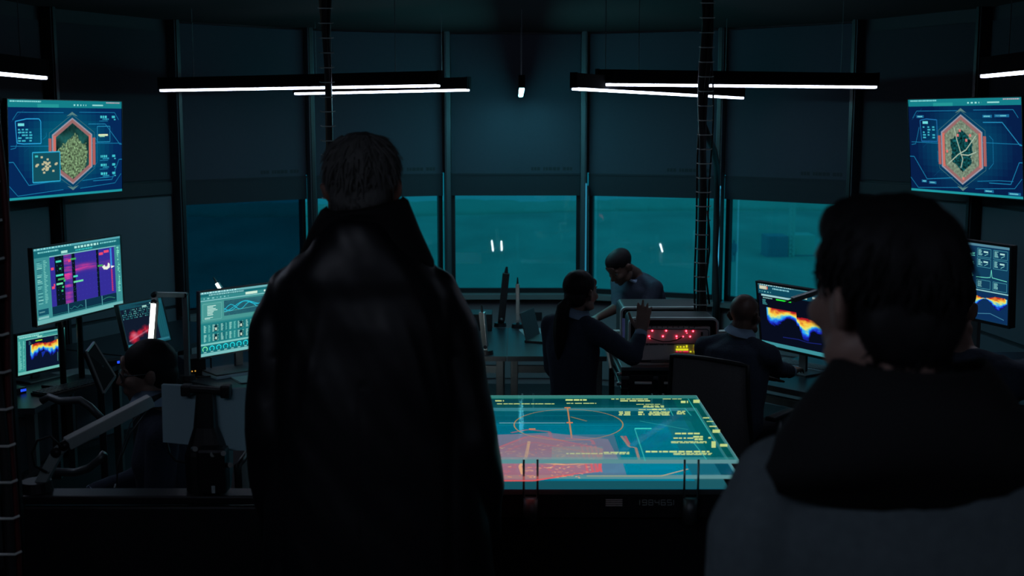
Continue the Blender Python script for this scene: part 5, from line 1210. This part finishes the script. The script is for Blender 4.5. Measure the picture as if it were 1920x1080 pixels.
# --- woman with glasses seated at the left
Yv = 4.55; hc = at(277, 696, Yv); f = V((-.97,-.24,0)).normalized(); r = V((f.y,-f.x,0)); yaw = math.atan2(r.y, r.x)
nk = at(296, 762, Yv); bx, byy = nk.x+.02, nk.y; sz = nk.z-.58
J = dict(root=(bx, byy, 0), f=(f.x,f.y), hf=(f.x,f.y,-.10), head=hc, hs=.97, fem=True, neck=nk, colk=1.3,
    torso=[((bx+.03,byy,sz+.03),.165,.13,yaw),((bx+.02,byy,sz+.2),.14,.115,yaw),((bx,byy,nk.z-.2),.165,.125,yaw),((bx,byy,nk.z-.07),.15,.09,yaw),((nk.x,nk.y,nk.z-.01),.065,.06,yaw)],
    armR=(V((bx,byy,nk.z-.085))+r*.165, V((bx,byy,nk.z-.33))+r*.21+f*.08, V((bx,byy,nk.z-.36))+r*.10+f*.30), armL=(V((bx,byy,nk.z-.085))-r*.165, V((bx,byy,nk.z-.35))-r*.20+f*.02, V((bx,byy,nk.z-.44))-r*.08+f*.22),
    handR=((f.x,f.y,-.1),(0,0,-1),1,.35), handL=((f.x,f.y,-.1),(0,0,-1),-1,.35), **seated_legs(bx+.03, byy, 0, (f.x,f.y), sz+.04))
o, R, C, s = person('woman with glasses, tied-back black hair and a lanyard, seated in profile at the left', J, 'skin_mid', 'sweater')
hair_cap(o, R, C, s, MT['hairb'], [((0,-.016,.036),(.086,.106,.094)), ((0,-.050,-.015),(.076,.068,.072))], amp=.0012)
gl = None
for sx in (-1, 1):
    g = B(); g.tube([hpt(C,R,s,(sx*.034+.024*math.cos(a), .104-.012*abs(math.cos(a))*(1 if math.cos(a)*sx > 0 else 0), -.004+.021*math.sin(a))) for a in [2*math.pi*k/24 for k in range(24)]], .0016*s, 6, True)
    g.tube([hpt(C,R,s,(sx*.058,.094,.004)), hpt(C,R,s,(sx*.078,.05,.006)), hpt(C,R,s,(sx*.083,-.01,.004)), hpt(C,R,s,(sx*.082,-.03,-.012))], .0016*s, 6)
    if sx == 1: g.tube([hpt(C,R,s,(-.010,.103,.002)), hpt(C,R,s,(0,.112,.006)), hpt(C,R,s,(.010,.103,.002))], .0014*s, 6)
    gl = obj('glasses_frame', g, MT['alud'], o, True, world=True)
    g = B(); g.poly([hpt(C,R,s,(sx*.034+.022*math.cos(a), .1025-.010*abs(math.cos(a))*(1 if math.cos(a)*sx > 0 else 0), -.004+.019*math.sin(a))) for a in [2*math.pi*k/20 for k in range(20)]]); obj('glasses_lens', g, MT['lens'], o, world=True)
g = B(); n0 = nk+f*.075-V((0,0,.0)); g.tube([nk-r*.06+f*.02+V((0,0,.02)), nk-r*.075+f*.10-V((0,0,.08)), nk-r*.04+f*.155-V((0,0,.22)), nk+f*.165-V((0,0,.30))], .0028, 6); g.tube([nk+r*.06+f*.02+V((0,0,.02)), nk+r*.07+f*.11-V((0,0,.08)), nk+r*.03+f*.16-V((0,0,.22)), nk+f*.165-V((0,0,.30))], .0028, 6); obj('lanyard', g, MT['alud'], o, True, world=True)
g = B(); g.box(nk+f*.172-V((0,0,.35)), (.008,.055,.09), M.Rotation(math.atan2(f.y,f.x)+math.pi, 3, 'Z'), .002); obj('lanyard_badge', g, MT['paper'], o, world=True)
office_chair('office chair with grey armrests under the woman with glasses', (bx+.02, byy, 0), face_rot((f.x,f.y)), sz-.03, .38, .26)
# empty chair in front of the corner desk: its tubular arms show left of the lamp
ec = thing('tube_chair', 'empty chair with curved tube arms behind the near folded lamp', 'chair', (-1.92, 5.0, 0))
for Yq, pts in ((4.9, ((78,752),(92,744),(112,752),(150,750),(168,762),(196,790))), (4.45, ((105,885),(140,886),(166,878),(186,862),(196,850)))):
    b = B(); b.tube([at(x, y, Yq) for x, y in pts], .016, 10); obj('arm', b, MT['alud'], ec, True, world=True)
b = B(); b.box((-.3, -.25, .72), (.46, .46, .06), None, .02); obj('seat', b, MT['matte'], ec); b = B(); b.box((-.08, -.25, .9), (.04, .44, .3), None, .015); obj('backrest', b, MT['matte'], ec)
b = B(); b.cyl((-.3,-.25,.04), (-.3,-.25,.69), .03, n=14); obj('column', b, MT['alud'], ec); b = B(); b.cyl((-.3,-.25,0), (-.3,-.25,.03), .26, n=24); obj('foot', b, MT['blackm'], ec)

# --- person seated at the right edge
Ye = 3.9; hc = at(1782, 572, Ye); f = V((.62,.78,0)).normalized(); r = V((f.y,-f.x,0)); yaw = math.atan2(r.y, r.x)
nk = at(1790, 650, Ye-.02); bx, byy = nk.x+.0, nk.y-.02; sz = nk.z-.60
J = dict(root=(bx, byy, PZ), f=(f.x,f.y), hf=(f.x,f.y,-.08), head=hc, hs=1.0, neck=nk,
    torso=[((bx-f.x*.03,byy-f.y*.03,sz+.03),.17,.13,yaw),((bx-f.x*.03,byy-f.y*.03,sz+.2),.165,.125,yaw),((bx,byy,nk.z-.2),.19,.13,yaw),((bx,byy,nk.z-.07),.175,.10,yaw),((nk.x,nk.y,nk.z-.01),.07,.065,yaw)],
    armR=(V((bx,byy,nk.z-.085))+r*.195, at(1905,706,Ye+.1), at(1925,690,Ye+.36)), armL=(V((bx,byy,nk.z-.085))-r*.19, V((bx,byy,nk.z-.33))-r*.24+f*.12, V((bx,byy,nk.z-.33))-r*.10+f*.38),
    handR=((.4,.9,0),(0,0,-1),1,.3), handL=((.6,.8,.05),(0,0,-1),-1,.3), shirt=False, fold=.007, ck=.02, **seated_legs(bx, byy, PZ, (f.x,f.y), sz+.04))
o, R, C, s = person('person in a dark navy jacket seated at the right edge behind the blurred head', J, 'skin_mid', 'jacket')
for ch_ in o.children:
    if ch_.name.startswith('jacket'): ch_.data.materials[0] = MT['sweater']
hair_cap(o, R, C, s, MT['hairb'], [((0,-.024,.042),(.084,.102,.088)), ((0,-.056,-.025),(.070,.056,.065))], amp=.0025)
office_chair('office chair under the person at the right edge', (bx-f.x*.02, byy-f.y*.02, PZ), face_rot((f.x,f.y)), sz-PZ-.03, .36, .2)
